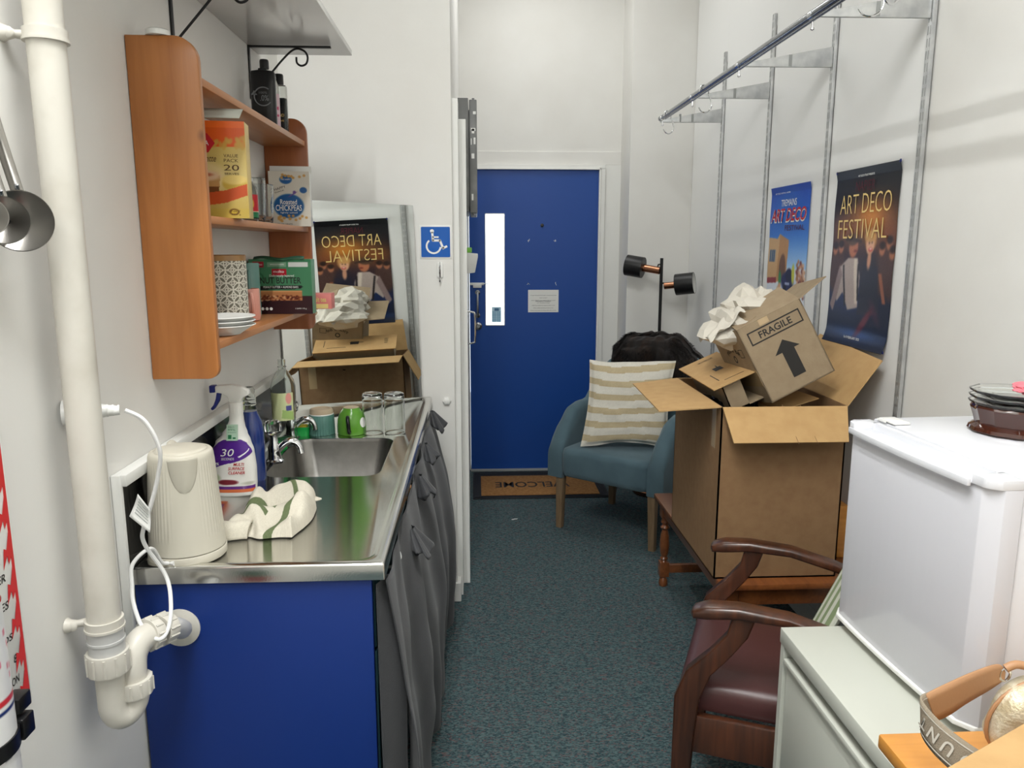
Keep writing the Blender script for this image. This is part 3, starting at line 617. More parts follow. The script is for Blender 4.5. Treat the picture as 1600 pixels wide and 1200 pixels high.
# ------------------------------------------------------------------ on the bench
# kettle
t = thing('kettle', 'cream ribbed electric kettle at the near left end of the bench', 'kettle', (-.576, 1.485, CT-.005))
KX, KY = -.576, 1.482; aF = math.atan2(-1.0, .42)
def krf(a, z):
    d = abs((a-aF+PI) % (2*PI)-PI); m = min(1, max(0, (d-.36)/.12)); m *= 1 if .05 < z-CT+.005 < .197 else 0
    return 1+m*.014*(abs(math.cos(a*30))-.5)
KB = CT-.005
KS = .915; prof = [(0, 0), (.078*KS, 0), (.0805*KS, .003), (.0805*KS, .016), (.0795*KS, .018)]
B().lathe([(r, z+KB) for r, z in prof]+[(0, .018+KB)], 72, T(KX, KY, 0)).obj('power_base', M_cream, t)
hs = list(np.linspace(.02, .206, 40)); prof = [(0, .019)]+[(.0785-.0135*((h-.02)/.19)**1.0, h) for h in hs]+[(.0635, .2115), (.061, .2145), (.054, .2155), (.0535, .2145), (0, .2145)]
B().lathe([(r*KS, z+KB) for r, z in prof], 300, T(KX, KY, 0), rf=krf).obj('kettle_body', M_cream, t, ang=50)
B().lathe([(0, .2205+KB), (.040, .2195+KB), (.046, .2175+KB), (.048, .215+KB), (0, .2145+KB)], 48, T(KX, KY, 0)).obj('kettle_lid', M_cream, t)
def spout(u, v):
    a = aF+(u-.5)*.95*(1-.0*v); w_ = (1-v)**.8*(1-abs(2*u-1)**1.7); h = .209-.066*v
    aa = aF+(u-.5)*.92*math.sqrt(max(0, 1-v**1.6)); r = (.0785-.0135*((h-.02)/.19))*KS+.0004+.015*w_
    return Vector((KX+r*math.cos(aa), KY+r*math.sin(aa), KB+h+.004*(1-v)*w_/.016*.02))
o = B().grid(spout, 25, 20).obj('spout', M_cream, t, ang=180); o.modifiers.new('t', 'SOLIDIFY').thickness = -.002
hd = [(KX-.038, KY+.045, KB+.2), (KX-.045, KY+.075, KB+.205), (KX-.045, KY+.088, KB+.16), (KX-.045, KY+.082, KB+.08), (KX-.042, KY+.055, KB+.045)]
B().tube(hd, .010, 10, 6).obj('handle', M_cream, t)
# cord with plug and tag
c = thing('power_cord', 'white kettle cord looping down in front of the drain pipe', 'cord', (-.56, 1.3, .86))
cp = [(-.574, 1.26, 1.236), (-.548, 1.27, 1.215), (-.532, 1.28, 1.165), (-.542, 1.29, 1.116), (-.561, 1.295, 1.06), (-.578, 1.30, 1.02), (-.584, 1.31, .985), (-.560, 1.33, .915), (-.543, 1.30, .875), (-.537, 1.265, .846), (-.546, 1.245, .838), (-.572, 1.25, .856), (-.598, 1.28, .885), (-.612, 1.31, .905), (-.619, 1.335, .937), (-.60, 1.37, .952), (-.595, 1.40, .912), (-.583, 1.415, .906)]
B().tube(cp, .0036, 8, 8).obj('cord', M_cable, c)
B().tube([(-.583, 1.413, .906), (-.575, 1.409, .906)], .005, 8).obj('cord_entry', M_cable, c)
b = B(); b.tube([(-.66, 1.235, 1.237), (-.645, 1.24, 1.237)], .021, 20); b.tube([(-.645, 1.24, 1.237), (-.625, 1.245, 1.237), (-.6, 1.253, 1.237), (-.582, 1.258, 1.236)], [.019, .016, .010, .0075], 16)
b.obj('plug', M_white, c); b = B()
for k in range(3): b.tube([(-.60+k*.008, 1.253+k*.002, 1.237), (-.597+k*.008, 1.254+k*.002, 1.237)], .0105-.001*k, 12)
b.obj('strain_relief', M_white, c)
def tagf(u, v): return Vector((-.576+.018*u-.018*v+.014*u*v, 1.284+.004*math.sin(v*3), 1.085-.028*u-.040*v-.002*u*v))
o = B().grid(tagf, 6, 10).obj('warning_tag', M_white, c, ang=180); o.modifiers.new('t', 'SOLIDIFY').thickness = .0006
b = B(); 
for k in range(6):
    p = [tagf(uu, .12+k*.12)+Vector((0, -.0009, 0)) for uu in (.15, .85)]; b.tube(p, .0007, 4)
b.obj('tag_print', M_joint, c)
# spray bottle
SX, SY = -.5985, 1.865
t = thing('spray_bottle', 'white trigger spray cleaner bottle with purple label behind the kettle', 'spray bottle', (SX, SY, CT-.006))
Z0 = CT-.006
prof = [(.0, -.002, .046, .024), (.004, 0, .052, .028), (.03, 0, .054, .03), (.07, .0, .0545, .03), (.11, .001, .050, .029), (.135, .003, .041, .027), (.155, .008, .029, .023), (.175, .012, .020, .019), (.19, .014, .0165, .016), (.205, .014, .0155, .0155)]
def pI(z):
    for a, c2 in zip(prof, prof[1:]):
        if a[0] <= z <= c2[0]:
            k = (z-a[0])/(c2[0]-a[0]); k = k*k*(3-2*k) if z > .1 else k; return [a[i]*(1-k)+c2[i]*k for i in (1, 2, 3)]
    return prof[-1][1:]
b = B(); zz = list(np.linspace(0, .205, 36)); zz.insert(1, .002)
def soval(z, n=40, g=0):
    dx, w0, d0 = pI(z); e = .75
    return [(SX+dx+(w0+g)*math.copysign(abs(math.cos(a))**e, math.cos(a)), SY+(d0+g)*math.copysign(abs(math.sin(a))**e, math.sin(a)), Z0+z) for a in [2*PI*k/n for k in range(n)]]
b.loft([soval(z) for z in sorted(zz)]); b.obj('bottle_body', M_white, t, ang=60)
def labf(u, v, zl=.012, zh=.145, k=.84):
    z = zl+(zh-zl)*v; dx, w0, d0 = pI(z); a = -PI/2+(u-.5)*PI*k; e = .75
    return Vector((SX+dx+(w0+.0006)*math.copysign(abs(math.cos(a))**e, math.cos(a)), SY+(d0+.0006)*math.copysign(abs(math.sin(a))**e, math.sin(a)), Z0+z))
P = Pic(110, 120, (232, 230, 224)); P.poly([(0, .42), (.22, .46), (1.0, .74), (.98, .82), (.88, .93), (.7, 1.0), (.35, 1.0), (0, .82)], (84, 38, 140)); P.poly([(0, .30), (.18, .36), (.2, .48), (0, .44)], (60, 24, 70))
P.ell(.15, .28, .16, .08, (110, 150, 60), .5); P.ell(.45, .2, .13, .05, (120, 40, 50), .2); P.ell(.8, .17, .16, .03, (190, 190, 176), .4); P.ell(.1, .18, .1, .05, (206, 200, 190), .3); P.rect(0, 1, .0, .06, (214, 110, 60)); P.rect(0, 1, .06, .12, (100, 44, 130)); P.poly([(.62, .66), (.9, .8), (.9, .82), (.6, .68)], (240, 240, 240))
P.mesh('printed_label', labf, M_print, t)
LM = fr((SX, SY-.0312, Z0+.08), (1, 0, 0), (0, 0, 1))
b = B(); b.text('30', .033, .018, LM@T(-.004, .034, 0), .0006, 0, .25); b.text('SECONDS', .031, .006, LM@T(-.004, .018, 0), .0006, 0, .2); b.text('99.9%', .022, .007, LM@T(-.036, .006, 0), .0006, .01, .2); b.obj('white_lettering', M_white_l, t)
b = B(); b.text('MULTI', .026, .0075, LM@T(.022, .004, 0), .0006, .015, .25); b.text('SURFACE', .04, .0075, LM@T(.0155, -.0065, 0), .0006, .015, .25); b.text('CLEANER', .04, .0075, LM@T(.0155, -.017, 0), .0006, .015, .25); b.obj('red_lettering', M_red_l, t)
NMt = fr((SX+.01, SY-.0262, Z0+.163), (1, 0, 0), (0, .25, 1))
b = B().box(-.014, .012, -.020, .019, -.004, 0, M=NMt); b.obj('neck_label', mat('pale_green_label', (176, 206, 184), .4), t)
b = B(); b.text('KILLS', .014, .004, NMt@T(-.003, .013, 0)); b.text('99%', .018, .005, NMt@T(-.002, .006, 0)); b.text('of bacteria', .02, .003, NMt@T(-.001, .0, 0)); b.box(-.010, -.002, -.016, -.006, 0, .0006, M=NMt); b.box(.001, .008, -.016, -.012, 0, .0006, M=NMt); b.obj('neck_print', M_green_l, t)
b = B().lathe([(0, .205), (.0165, .205), (.0165, .232), (.014, .234), (0, .234)], 60, T(SX+.014, SY, Z0), rf=lambda a, z: 1+.02*math.cos(a*24)); b.obj('collar', M_white, t)
hm = Matrix(((1, 0, 0, SX+.014), (0, 0, 1, SY), (0, 1, 0, Z0), (0, 0, 0, 1)))
B().prism([(-.012, .232), (.013, .232), (.02, .245), (.036, .252), (.034, .262), (.018, .272), (-.005, .277), (-.044, .274), (-.044, .258), (-.03, .256), (-.016, .248)], -.011, .011, hm, .003).obj('spray_head', M_white, t)
M_navy = mat('navy_plastic', (22, 34, 110), .3)
B().prism([(-.058, .275), (-.044, .275), (-.044, .258), (-.058, .257)], -.010, .010, hm, .002).obj('nozzle', M_navy, t)
B().prism([(-.042, .258), (-.032, .256), (-.037, .236), (-.05, .216), (-.056, .213), (-.059, .218), (-.052, .226), (-.046, .24)], -.006, .006, hm, .0015).obj('trigger', M_navy, t)
# blue detergent
t = thing('detergent_bottle', 'bottle of dark blue liquid with clear ribbed neck behind the spray cleaner', 'bottle', (-.588, 1.985, CT-.006))
M_bl = mat('blue_liquid', (24, 50, 116), .1, coat=.5)
B().lathe([(0, 0), (.032, 0), (.034, .004), (.034, .13), (.03, .155), (.02, .18), (.0185, .185), (0, .185)], 36, T(-.588, 1.985, CT-.006)).obj('bottle_body', M_bl, t)
B().lathe([(.0185, .185), (.019, .195), (.017, .2), (.019, .205), (.017, .21), (.019, .216), (.016, .222), (.016, .24), (.012, .248), (0, .25)], 36, T(-.588, 1.985, CT-.006)).obj('ribbed_neck', M_pet, t)
# clear dish liquid bottle
t = thing('dish_liquid_bottle', 'empty clear dish liquid bottle standing behind the taps', 'bottle', (-.588, 2.34, CT-.006), local=True)
B().lathe([(0, .002), (.028, 0), (.034, .006), (.036, .05), (.034, .09), (.037, .15), (.037, .185), (.033, .205), (.022, .225), (.012, .238), (.0115, .244), (.014, .246), (.0115, .249), (.0115, .268), (.0095, .268), (.0095, .244), (.02, .223), (.031, .204), (.035, .185), (.035, .15), (.032, .09), (.034, .05), (.032, .008), (0, .006)], 40).obj('bottle_body', M_pet, t)
P = Pic(50, 50, (214, 222, 170)); P.ell(.8, .8, .12, .2, (236, 160, 150)); P.rect(.68, .9, .35, .55, (84, 84, 150)); P.poly([(.5, .1), (1, .0), (1, .3), (.55, .4)], (170, 200, 120))
P.mesh('printed_label', lambda u, v: (.0375*math.cos(-2.6+2.1*u), .0375*math.sin(-2.6+2.1*u), .085+.085*v), M_print, t)
b = B(); b.lathe([(0, .008), (.03, .008), (.033, .02), (0, .02)], 30); b.obj('green_liquid', mat('green_liquid', (60, 170, 70), .1, trans=.5), t)
# taps
def tap(x, y, label, rot):
    t = thing('tap', label, 'tap', (x, y, CT-.006), (0, 0, rot), group='bench taps', local=True)
    B().lathe([(0, 0), (.026, 0), (.026, .006), (.02, .01), (.016, .03), (.018, .045), (.013, .055), (.011, .075), (0, .075)], 28).obj('tap_body', M_chrome, t)
    B().tube([(.010, 0, .035), (.025, 0, .050), (.042, 0, .060), (.060, 0, .056), (.071, 0, .042), (.074, 0, .024)], [.010, .0105, .010, .0095, .009, .0095], 14, 5).obj('spout', M_chrome, t)
    B().lathe([(0, .075), (.012, .075), (.012, .08), (.008, .083), (0, .083)], 20).obj('spindle', M_chromed, t)
    B().lathe([(0, .082), (.014, .082), (.021, .088), (.023, .1), (.022, .115), (.014, .122), (0, .123)], 32, rf=lambda a, z: 1+.06*math.cos(4*a)).obj('tap_knob', M_glass, t)
tap(-.574, 2.15, 'chrome tap with clear knob, the nearer of the two over the sink bowl', .12)
tap(-.592, 2.44, 'chrome tap with clear knob, the farther of the two over the sink bowl', .05)
t = thing('tap_cartridge', 'black and chrome fitting on the wall side of the nearer tap', 'tap fitting', (-.632, 2.17, CT))
b = B(); b.tube([(-.649, 2.17, .96), (-.63, 2.165, .96)], .012, 14); b.tube([(-.63, 2.165, .93), (-.63, 2.165, .985)], .009, 14); b.obj('valve', M_chrome, t)
B().box(-.64, -.62, 2.10, 2.13, CT-.004, .965, .003).obj('black_bracket', M_blackp, t)
# green sponge dish
t = thing('sponge_dish', 'bright green plastic sponge dish between the taps and the teal cup', 'dish', (-.577, 2.47, CT-.006), local=True)
M_lime = mat('green_plastic', (30, 176, 80), .25, trans=.25)
B().loft([rr(-.034, .034, -.02, .02, .01, 4, 0), rr(-.038, .038, -.024, .024, .012, 4, .03), rr(-.034, .034, -.02, .02, .01, 4, .03), rr(-.032, .032, -.018, .018, .01, 4, .006)]).obj('dish_body', M_lime, t)
B().box(-.028, .028, -.014, .014, .0066, .034, .004).obj('sponge', mat('yellow_sponge', (222, 206, 70), .9, bump=(300, 1)), t)
t = thing('scrubbing_brush', 'small green dish brush head lying behind the nearer tap spout', 'brush', (-.555, 2.262, CT-.006), local=True)
B().lathe([(0, 0), (.018, 0), (.021, .006), (.018, .02), (.008, .026), (0, .027)], 28, T(-.035, .02, 0)).obj('brush_head', M_lime, t)
# upturned cups
M_tc = mat('teal_ceramic', (84, 128, 118), .4); M_be = mat('raw_clay', (186, 168, 142), .7)
t = thing('ribbed_cup', 'upturned teal ribbed cup with bare clay foot behind the sink bowl', 'cup', (-.505, 2.487, CT-.006), local=True)
B().lathe([(.037, 0), (.0405, .001), (.041, .004), (.0405, .062), (.0385, .066)], 120, rf=lambda a, z: 1+.03*math.cos(30*a) if z < .06 else 1).obj('cup', M_tc, t)
B().lathe([(.0385, .066), (.037, .078), (.034, .0845), (.027, .0855), (.025, .082), (0, .082)], 48).obj('clay_foot', M_be, t)
B().lathe([(.0387, .0655), (.0392, .067), (.0382, .069)], 48).obj('glaze_line', M_white, t)
t = thing('mug', 'upturned green mug with black handle and white dot behind the sink bowl', 'mug', (-.408, 2.487, CT-.006), (0, 0, 0), local=True)
M_gm = mat('green_glaze', (92, 148, 52), .18)
B().lathe([(.040, 0), (.045, .0015), (.0465, .006), (.0465, .03), (.044, .052), (.037, .07), (.030, .08), (.0265, .084), (.025, .0875), (.022, .0875), (.021, .084), (0, .084)], 48).obj('cup', M_gm, t)
B().lathe([(.0255, .0872), (.0222, .0885), (.019, .0868), (0, .0862)], 40).obj('unglazed_base', M_be, t)
B().tube([(-.004, -.044, .064), (-.003, -.06, .064), (0, -.069, .05), (.001, -.068, .03), (.0, -.058, .016), (0, -.045, .016)], .0058, 10, 6).obj('handle', M_blackp, t)
def dot(u, v):
    a = -.48+(u-.5)*.62; z = .024+.034*v; r = .0467 if z < .03 else .0467-.0028*((z-.03)/.022)**1.2-.0
    e = math.sqrt(max(0, 1-(2*v-1)**2)); a = -.48+(u-.5)*.62*e; return Vector(((r+.0008)*math.cos(a), (r+.0008)*math.sin(a), z))
B().grid(dot, 10, 14).obj('white_dot', M_white, t)
glass('upturned tall drinking glass next to the green mug', (-.338, 2.485, CT-.006), .033, .135, 'upturned drinking glasses', True, top=.034, base=.010)
glass('upturned tall drinking glass, rightmost on the bench', (-.267, 2.485, CT-.006), .033, .135, 'upturned drinking glasses', True, top=.034, base=.010)
# towel
def towel(u, v):
    # outline in plan
    x = -.545+.155*u; y = 1.56+.24*v
    x += .02*math.sin(v*3.0); e = min(u/.13, (1-u)/.10, v/.12, (1-v)/.10, 1); e = math.sqrt(max(0, 1-(1-e)**2))
    cut = .5+.5*math.tanh((u*.9+v-.42)*14)     # lower left piece is lower
    h = .040+.012*math.sin(u*7+v*3)+.012*math.sin(v*11-u*4)+.006*noise.noise(Vector((u*6, v*7, 2)))
    h = h*(.62+.38*cut)-.012*math.exp(-((u*.9+v-.42)/.06)**2)
    xx = x+.008*noise.noise(Vector((u*4, v*4, 5))); yy = y+.012*noise.noise(Vector((u*4, v*4, 9)))
    return Vector((xx, yy, CT-.005+max(h*e, .0)))
P = Pic(170, 190, (208, 202, 186))
P.mix(np.abs(P.X-(.60+.16*np.sin((1-P.Y)*2.6))) < .048, (98, 110, 76))
for q0, w0, xe in ((.50, .045, .52), (.36, .03, .56), (.22, .03, .5)): P.mix((np.abs(P.Y-q0-.07*np.sin(P.X*6)) < w0) & (P.X < xe), (98, 110, 76))
t = thing('dish_towel', 'crumpled white dish towel with green stripes on the steel drainer', 'towel', (-.46, 1.68, CT-.006))
P.nz(14); P.mesh('towel_cloth', towel, M_fabric_v, t)
P = Pic(60, 30, (208, 202, 186)); P.nz(12)
P.mesh('towel_corner', lambda u, v: Vector((-.45+.06*u+.02*v, 1.80-.045*u+.045*v-.02*u*v, CT+.030*(1-u)**1.5*(1-.3*v)+.002+.012*math.sin(v*5)*(1-u)+.006*u)), M_fabric_v, t).modifiers.new('t', 'SOLIDIFY').thickness = .004
P = Pic(50, 40, (208, 202, 186)); P.nz(12); P.rect(0, 1, .72, .95, (104, 116, 82))
def roll(u, v):
    a = PI*(v); return Vector((-.545+.062*u+.006*math.sin(a), 1.552+.022*(1-math.cos(a))-.004*math.sin(u*5), CT-.005+.034*math.sin(a)**.7))
P.mesh('towel_fold', roll, M_fabric_v, t).modifiers.new('t', 'SOLIDIFY').thickness = .006

# ------------------------------------------------------------------ waste pipe on the left wall
t = thing('waste_pipe', 'white painted drain pipe with bottle-bend trap down the left wall', 'pipe', (-.61, 1.19, .7))
PX, PY = -.605, 1.19
B().tube([(PX, PY, .90), (PX, PY, 3.29)], .0255, 24).obj('pipe', M_pvc, t)
b = B(); b.tube([(PX, PY, .845), (PX, PY, .905)], .0275, 24); b.tube([(PX, PY, .868), (PX, PY, .872)], .029, 24); b.obj('grey_coupling', M_pvc2, t)
def nut(p, d, r=.032, h=.03, nm='union_nut'):
    d = Vector(d).normalized(); q = Vector(p); pts = [q-d*h/2, q-d*h*.35, q+d*h*.35, q+d*h/2]
    b = B().tube(pts, [r*.97, r, r, r*.97], 24); 
    s1 = d.orthogonal().normalized(); s2 = d.cross(s1)
    for k in range(12):
        a = 2*PI*k/12; c0 = q+(s1*math.cos(a)+s2*math.sin(a))*r*.985; b.tube([c0-d*h*.42, c0+d*h*.42], .0022, 6)
    return b.obj(nm, M_pvc, t)
nut((PX, PY, .832), (0, 0, 1), .033, .036)
LX2, LY2 = PX+.024, PY+.028
B().tube([(PX, PY, .825), (PX, PY, .765), (PX+.001, PY+.001, .744), (PX+.006, PY+.006, .730), (PX+.013, PY+.015, .727), (PX+.020, PY+.023, .735), (LX2, LY2, .748), (LX2, LY2, .76)], .0225, 20, 5).obj('trap_bend', M_pvc, t)
nut((LX2, LY2, .770), (0, 0, 1), .030, .028)
B().tube([(LX2, LY2, .775), (LX2, LY2, .80), (LX2+.001, LY2+.006, .824), (LX2+.006, LY2+.022, .838), (LX2+.014, LY2+.042, .839), (LX2+.021, LY2+.058, .836)], .0225, 20, 5).obj('upper_bend', M_pvc, t)
nut((LX2+.015, LY2+.046, .839), (.42, .9, -.1), .0285, .018)
nut((LX2+.026, LY2+.072, .834), (.35, .9, -.14), .0275, .024, 'ribbed_union')
B().tube([(LX2+.022, LY2+.06, .836), (LX2+.034, LY2+.09, .828), (LX2+.034, LY2+.13, .802), (LX2+.014, LY2+.17, .784), (PX+.030, 1.412, .775)], .0175, 18, 5).obj('branch_pipe', M_pvc2, t)
B().lathe([(0, 0), (.038, 0), (.038, .003), (.03, .006), (.02, .007), (0, .007)], 36, fr((PX+.030, 1.412, .773), (1, 0, 0), (0, 0, 1))).obj('wall_flange', M_pvc, t)
for z in (1.795, .90):
    b = B(); b.tube([(PX, PY, z-.007), (PX, PY, z+.007)], .029, 24); b.tube([(PX, PY, z-.010), (PX, PY, z-.006)], .0305, 24)
    b.tube([(-.659, PY-.01, z), (-.652, PY-.01, z), (-.645, PY-.004, z), (-.635, PY, z)], [.013, .010, .006, .007], 10); b.lathe([(0, .003), (.006, .002), (.008, 0)], 12, fr((-.648, PY-.016, z), (1, 0, 0), (0, 0, 1)))
    b.obj('pipe_clamp', M_pvc, t)

# funnels hanging at the left
def funnel(c, r, d, label, hoff):
    t = thing('metal_funnel', label, 'funnel', c, group='steel funnels hanging on the left wall')
    M = fr(c, (1, .35, 0), (0, .05, 1))   # opening faces the room
    B().lathe([(r, .0), (r+.0012, .0005), (r+.0012, -.002), (r*.25, -d), (.006, -d-.003), (.005, -d), (r*.25-.001, -d+.0015), (r-.001, -.001), (r, 0)], 48, M).obj('cone', M_spun, t, ang=60)
    B().lathe([(0, -d-.012), (.0045, -d-.012), (.0045, -d-.002), (0, -d-.002)], 16, M).obj('spout_hole', M_blackp, t)
    B().grid(lambda u, v: M@Vector((-.008+.016*u-.016*math.sin(v*1.5)+hoff*v, r+.14*v-.002, -.004-.010*math.sin(v*PI)+.002*u)), 3, 20).obj('strap_handle', M_spun, t).modifiers.new('t', 'SOLIDIFY').thickness = .0016
    B().tube([M@Vector((0, r-.002, -.006)), M@Vector((0, r+.008, .0))], .003, 8).obj('ring', M_chromed, t)
funnel((-.615, 1.095, 1.534), .040, .022, 'largest steel funnel at the back of the hanging set', -.01)
funnel((-.618, 1.062, 1.534), .030, .018, 'middle-sized steel funnel in the hanging set', -.012)
funnel((-.622, 1.036, 1.538), .023, .014, 'smallest steel funnel at the front of the hanging set', -.015)
# fire sign
t = thing('fire_sign', 'red and white fire extinguisher sign low on the left wall', 'sign', (-.659, .93, .84))
SMx = fr((-.6585, .93, 1.07), (0, 1, 0), (0, 0, 1))
B().box(-.137, .137, -.228, .228, -.001, .0008, .0006, M=SMx).obj('sign_board', M_white, t)
b = B(); b.box(.128, .1335, -.222, .222, .0008, .0014, M=SMx); b.box(-.128, -.116, -.215, .215, .0008, .0014, M=SMx)
for k in range(8):
    y = -.20+k*.052; b.flat([(.130, y+.036), (.130, y-.006), (.121, y-.018), (.119, y-.005), (.108, y-.022), (.113, y+.008), (.119, y+.004)], SMx, .0015); b.flat([(-.118, y+.03), (-.118, y-.004), (-.096, y-.022), (-.092, y-.006), (-.078, y-.02), (-.088, y+.012), (-.1, y+.006)], SMx, .0015)
b.box(-.07, .06, .06, .2, .0008, .0014, M=SMx); b.obj('red_print', mat('sign_red', (206, 34, 36), .35), t)
b = B()
for k, (s_, y) in enumerate((('POWDER', -.024), ('TEXTILES', -.064), ('LIQUIDS', -.113), ('8', -.147), ('ON', -.178), ('ELECTRICAL', -.200))): 
    wd = (.075, .08, .07, .008, .018, .085)[k]; b.text(s_, wd, .012, SMx@T(.110+.004*(k > 2)-wd/2, y, 0), .0014, .012, .15)
b.obj('lettering', M_ink, t)
# extinguisher
t = thing('fire_extinguisher', 'fire extinguisher with printed wrap label and black strap at the left edge', 'fire extinguisher', (-.605, .80, .5))
EX, EY, ER = -.590, .832, .0475
B().lathe([(0, .62), (ER-.006, .62), (ER, .63), (ER, 1.10), (ER*.8, 1.13), (.02, 1.15), (.018, 1.18), (0, 1.18)], 48, T(EX, EY, 0)).obj('cylinder', mat('extinguisher_red', (190, 28, 34), .25), t)
P = Pic(140, 150, (226, 226, 226)); P.rect(0, 1, .0, .25, (20, 96, 70)); P.rect(0, 1, .25, .27, (230, 230, 230)); P.rect(0, 1, .66, .675, (30, 50, 110)); P.rect(0, 1, .69, .705, (200, 50, 60))
for i in range(70): 
    y = .3+rs2.random()*.34; x = rs2.random(); P.rect(x, x+.03, y, y+.006, (90, 90, 110))
for i in range(40): 
    y = .72+rs2.random()*.25; x = rs2.random(); P.rect(x, x+.02, y, y+.02, (210, 110, 130))
for i in range(30): P.ell(rs2.random(), rs2.random()*.2, .012, .012, (226, 232, 226), .3)
P.mesh('wrap_label', lambda u, v: (EX+(ER+.0006)*math.cos(2*PI*u), EY+(ER+.0006)*math.sin(2*PI*u), .72+.38*v), M_print, t)
b = B().lathe([(ER+.001, .918), (ER+.003, .918), (ER+.003, .938), (ER+.001, .938)], 48, T(EX, EY, 0)); b.box(EX+.028, EX+.046, EY+.028, EY+.052, .915, .942, .002); b.box(EX+.02, EX+.04, EY+.034, EY+.06, .945, .965, .002); b.box(-.66, EX-.02, EY-.012, EY+.012, .918, .938, .001)
b.obj('strap_bracket', M_blackp, t)

# sign, hook, knob on the partition
t = thing('accessible_sign', 'blue accessible wheelchair sign on the white partition', 'sign', (-.1525, YP, 1.517))
AM = fr((-.1525, YP-.0005, 1.517), (1, 0, 0), (0, 0, 1))
B().box(-.063, .063, -.065, .065, -.0005, .0015, .0007, M=AM).obj('sign_border', M_white, t)
B().prism([p[:2] for p in rr(-.057, .057, -.059, .059, .004, 4)], .0015, .0022, AM).obj('blue_field', mat('sign_blue', (0, 90, 180), .3), t)
b = B(); S = .047/.5
def pt(x, y): return (x*S*1.0-.047, y*S-.049)
b.lathe([(0, .0028), (.0078, .0028), (.0078, .0022)], 24, AM@T(-.0135, .042, 0))
def stroke(pts, wd):
    for a, c in zip(pts, pts[1:]):
        a = Vector((*a, 0)); c = Vector((*c, 0)); d = (c-a).normalized(); n_ = Vector((-d.y, d.x, 0))*wd/2
        b.prism([tuple((a+n_-d*wd*.3)[:2]), tuple((a-n_-d*wd*.3)[:2]), tuple((c-n_+d*wd*.3)[:2]), tuple((c+n_+d*wd*.3)[:2])], .0022, .0028, AM)
stroke([(-.0125, .036), (-.0105, .006), (.017, .006), (.029, -.024), (.043, -.017)], .0085)
stroke([(-.011, .019), (.010, .019)], .0065)
arc = [(-.008+.031*math.cos(a), -.016+.031*math.sin(a)) for a in np.linspace(2.25, 6.15, 30)]; arc2 = [(-.008+.024*math.cos(a), -.016+.024*math.sin(a)) for a in np.linspace(6.15, 2.25, 30)]
t2 = arc+arc2
for i in range(29): b.prism([arc[i], arc[i+1], arc2[28-i], arc2[29-i]], .0022, .0028, AM)
b.obj('wheelchair_symbol', M_white_l, t)
t = thing('wall_hook', 'white oval adhesive hook with chrome tip under the wheelchair sign', 'hook', (-.137, YP, 1.36))
b = B().loft([[(x, YP-.0001-d, y) for x, y, _ in rr(-.150+e, -.124-e, 1.375+e, 1.44-e, .011, 6)] for d, e in ((0, 0), (.004, 0), (.007, .003))]); b.obj('hook_plate', M_white, t)
B().tube([(-.137, YP-.007, 1.425), (-.137, YP-.018, 1.415), (-.137, YP-.012, 1.385), (-.137, YP-.012, 1.365), (-.137, YP-.026, 1.363), (-.137, YP-.028, 1.378)], .0035, 8, 5).obj('chrome_hook', M_chrome, t)
B().lathe([(0, .014), (.012, .013), (.017, .009), (.018, 0), (0, 0)], 6, fr((-.118, YP, .876), (1, 0, 0), (0, 0, 1))).solo('door_stop_knob', M_white, 'small white hexagonal knob low on the partition beside the curtain', 'knob')
# ------------------------------------------------------------------ right wall: slotted uprights, brackets, rail, hooks, posters
WX = XR-.006
ups = [(4.20, 'farthest'), (3.53, 'third'), (2.92, 'second'), (2.30, 'nearest')]
for k, (y, nm) in enumerate(ups):
    t = thing('slotted_upright', ('farthest slotted metal shelf upright, beside the corner of the right wall', 'slotted metal shelf upright to the left of the blue poster', 'slotted metal shelf upright between the two posters', 'nearest slotted metal shelf upright, right of the dark poster')[k], 'shelf upright', (WX-.008, y, .5), group='slotted uprights on the right wall')
    x0 = XR-.0065
    b = B(); b.box(x0-.010, x0, y-.0125, y-.009, .45, 2.5, .0005); b.box(x0-.010, x0, y+.009, y+.0125, .45, 2.5, .0005); b.box(x0-.012, x0-.009, y-.0125, y+.0125, .45, 2.5, .0008); b.obj('channel', M_alu, t)
    b = B(); z = .47
    while z < 2.48:
        for dy in (-.0055, .0055): b.box(x0-.0126, x0-.0118, y+dy-.0016, y+dy+.0016, z, z+.024)
        z += .034
    b.obj('slots', M_joint, t, kind='stuff', smooth=False)
    tb = thing('shelf_bracket', ('long tapered metal bracket at the far end of the hanging rail', 'tapered metal bracket above the upright left of the blue poster', 'tapered metal bracket above the upright between the posters', 'nearest tapered metal bracket, cut by the top of the picture')[k], 'bracket', (XR-.16, y, 2.15), group='tapered brackets carrying the rail')
    zt, zb = 2.218, 2.146
    Mx = Matrix(((1, 0, 0, 0), (0, 0, 1, 0), (0, 1, 0, 0), (0, 0, 0, 1)))
    B().prism([(x0-.0135, zt), (x0-.0135, zb), (.988, 2.145), (.988, 2.158)], y-.005, y+.005, Mx, .001).obj('blade', M_alu, tb)
    b = B()
    for xx, hw in ((x0-.17, .006),)+(((x0-.235, .004),) if k == 0 else ()): b.box(xx-hw, xx+hw, y-.0062, y+.0062, zb+.002, zt-.03)
    b.obj('dark_band', M_joint, tb, kind='stuff')
t = thing('hanging_rail', 'long chrome clothes rail held out from the right wall', 'rail', (.975, 2.5, 2.15))
RX, RZ = .972, 2.146
b = B(); b.tube([(RX, .9, RZ+.006), (RX, 4.10, RZ+.006)], .0125, 18); b.tube([(RX, 4.10, RZ+.006), (RX, 4.12, RZ+.006)], .0145, 18); b.obj('rail_tube', M_chromed, t)
B().tube([(RX, .9, RZ-.009), (RX, 4.02, RZ-.009)], .005, 12).obj('lower_lip', M_chromed, t)
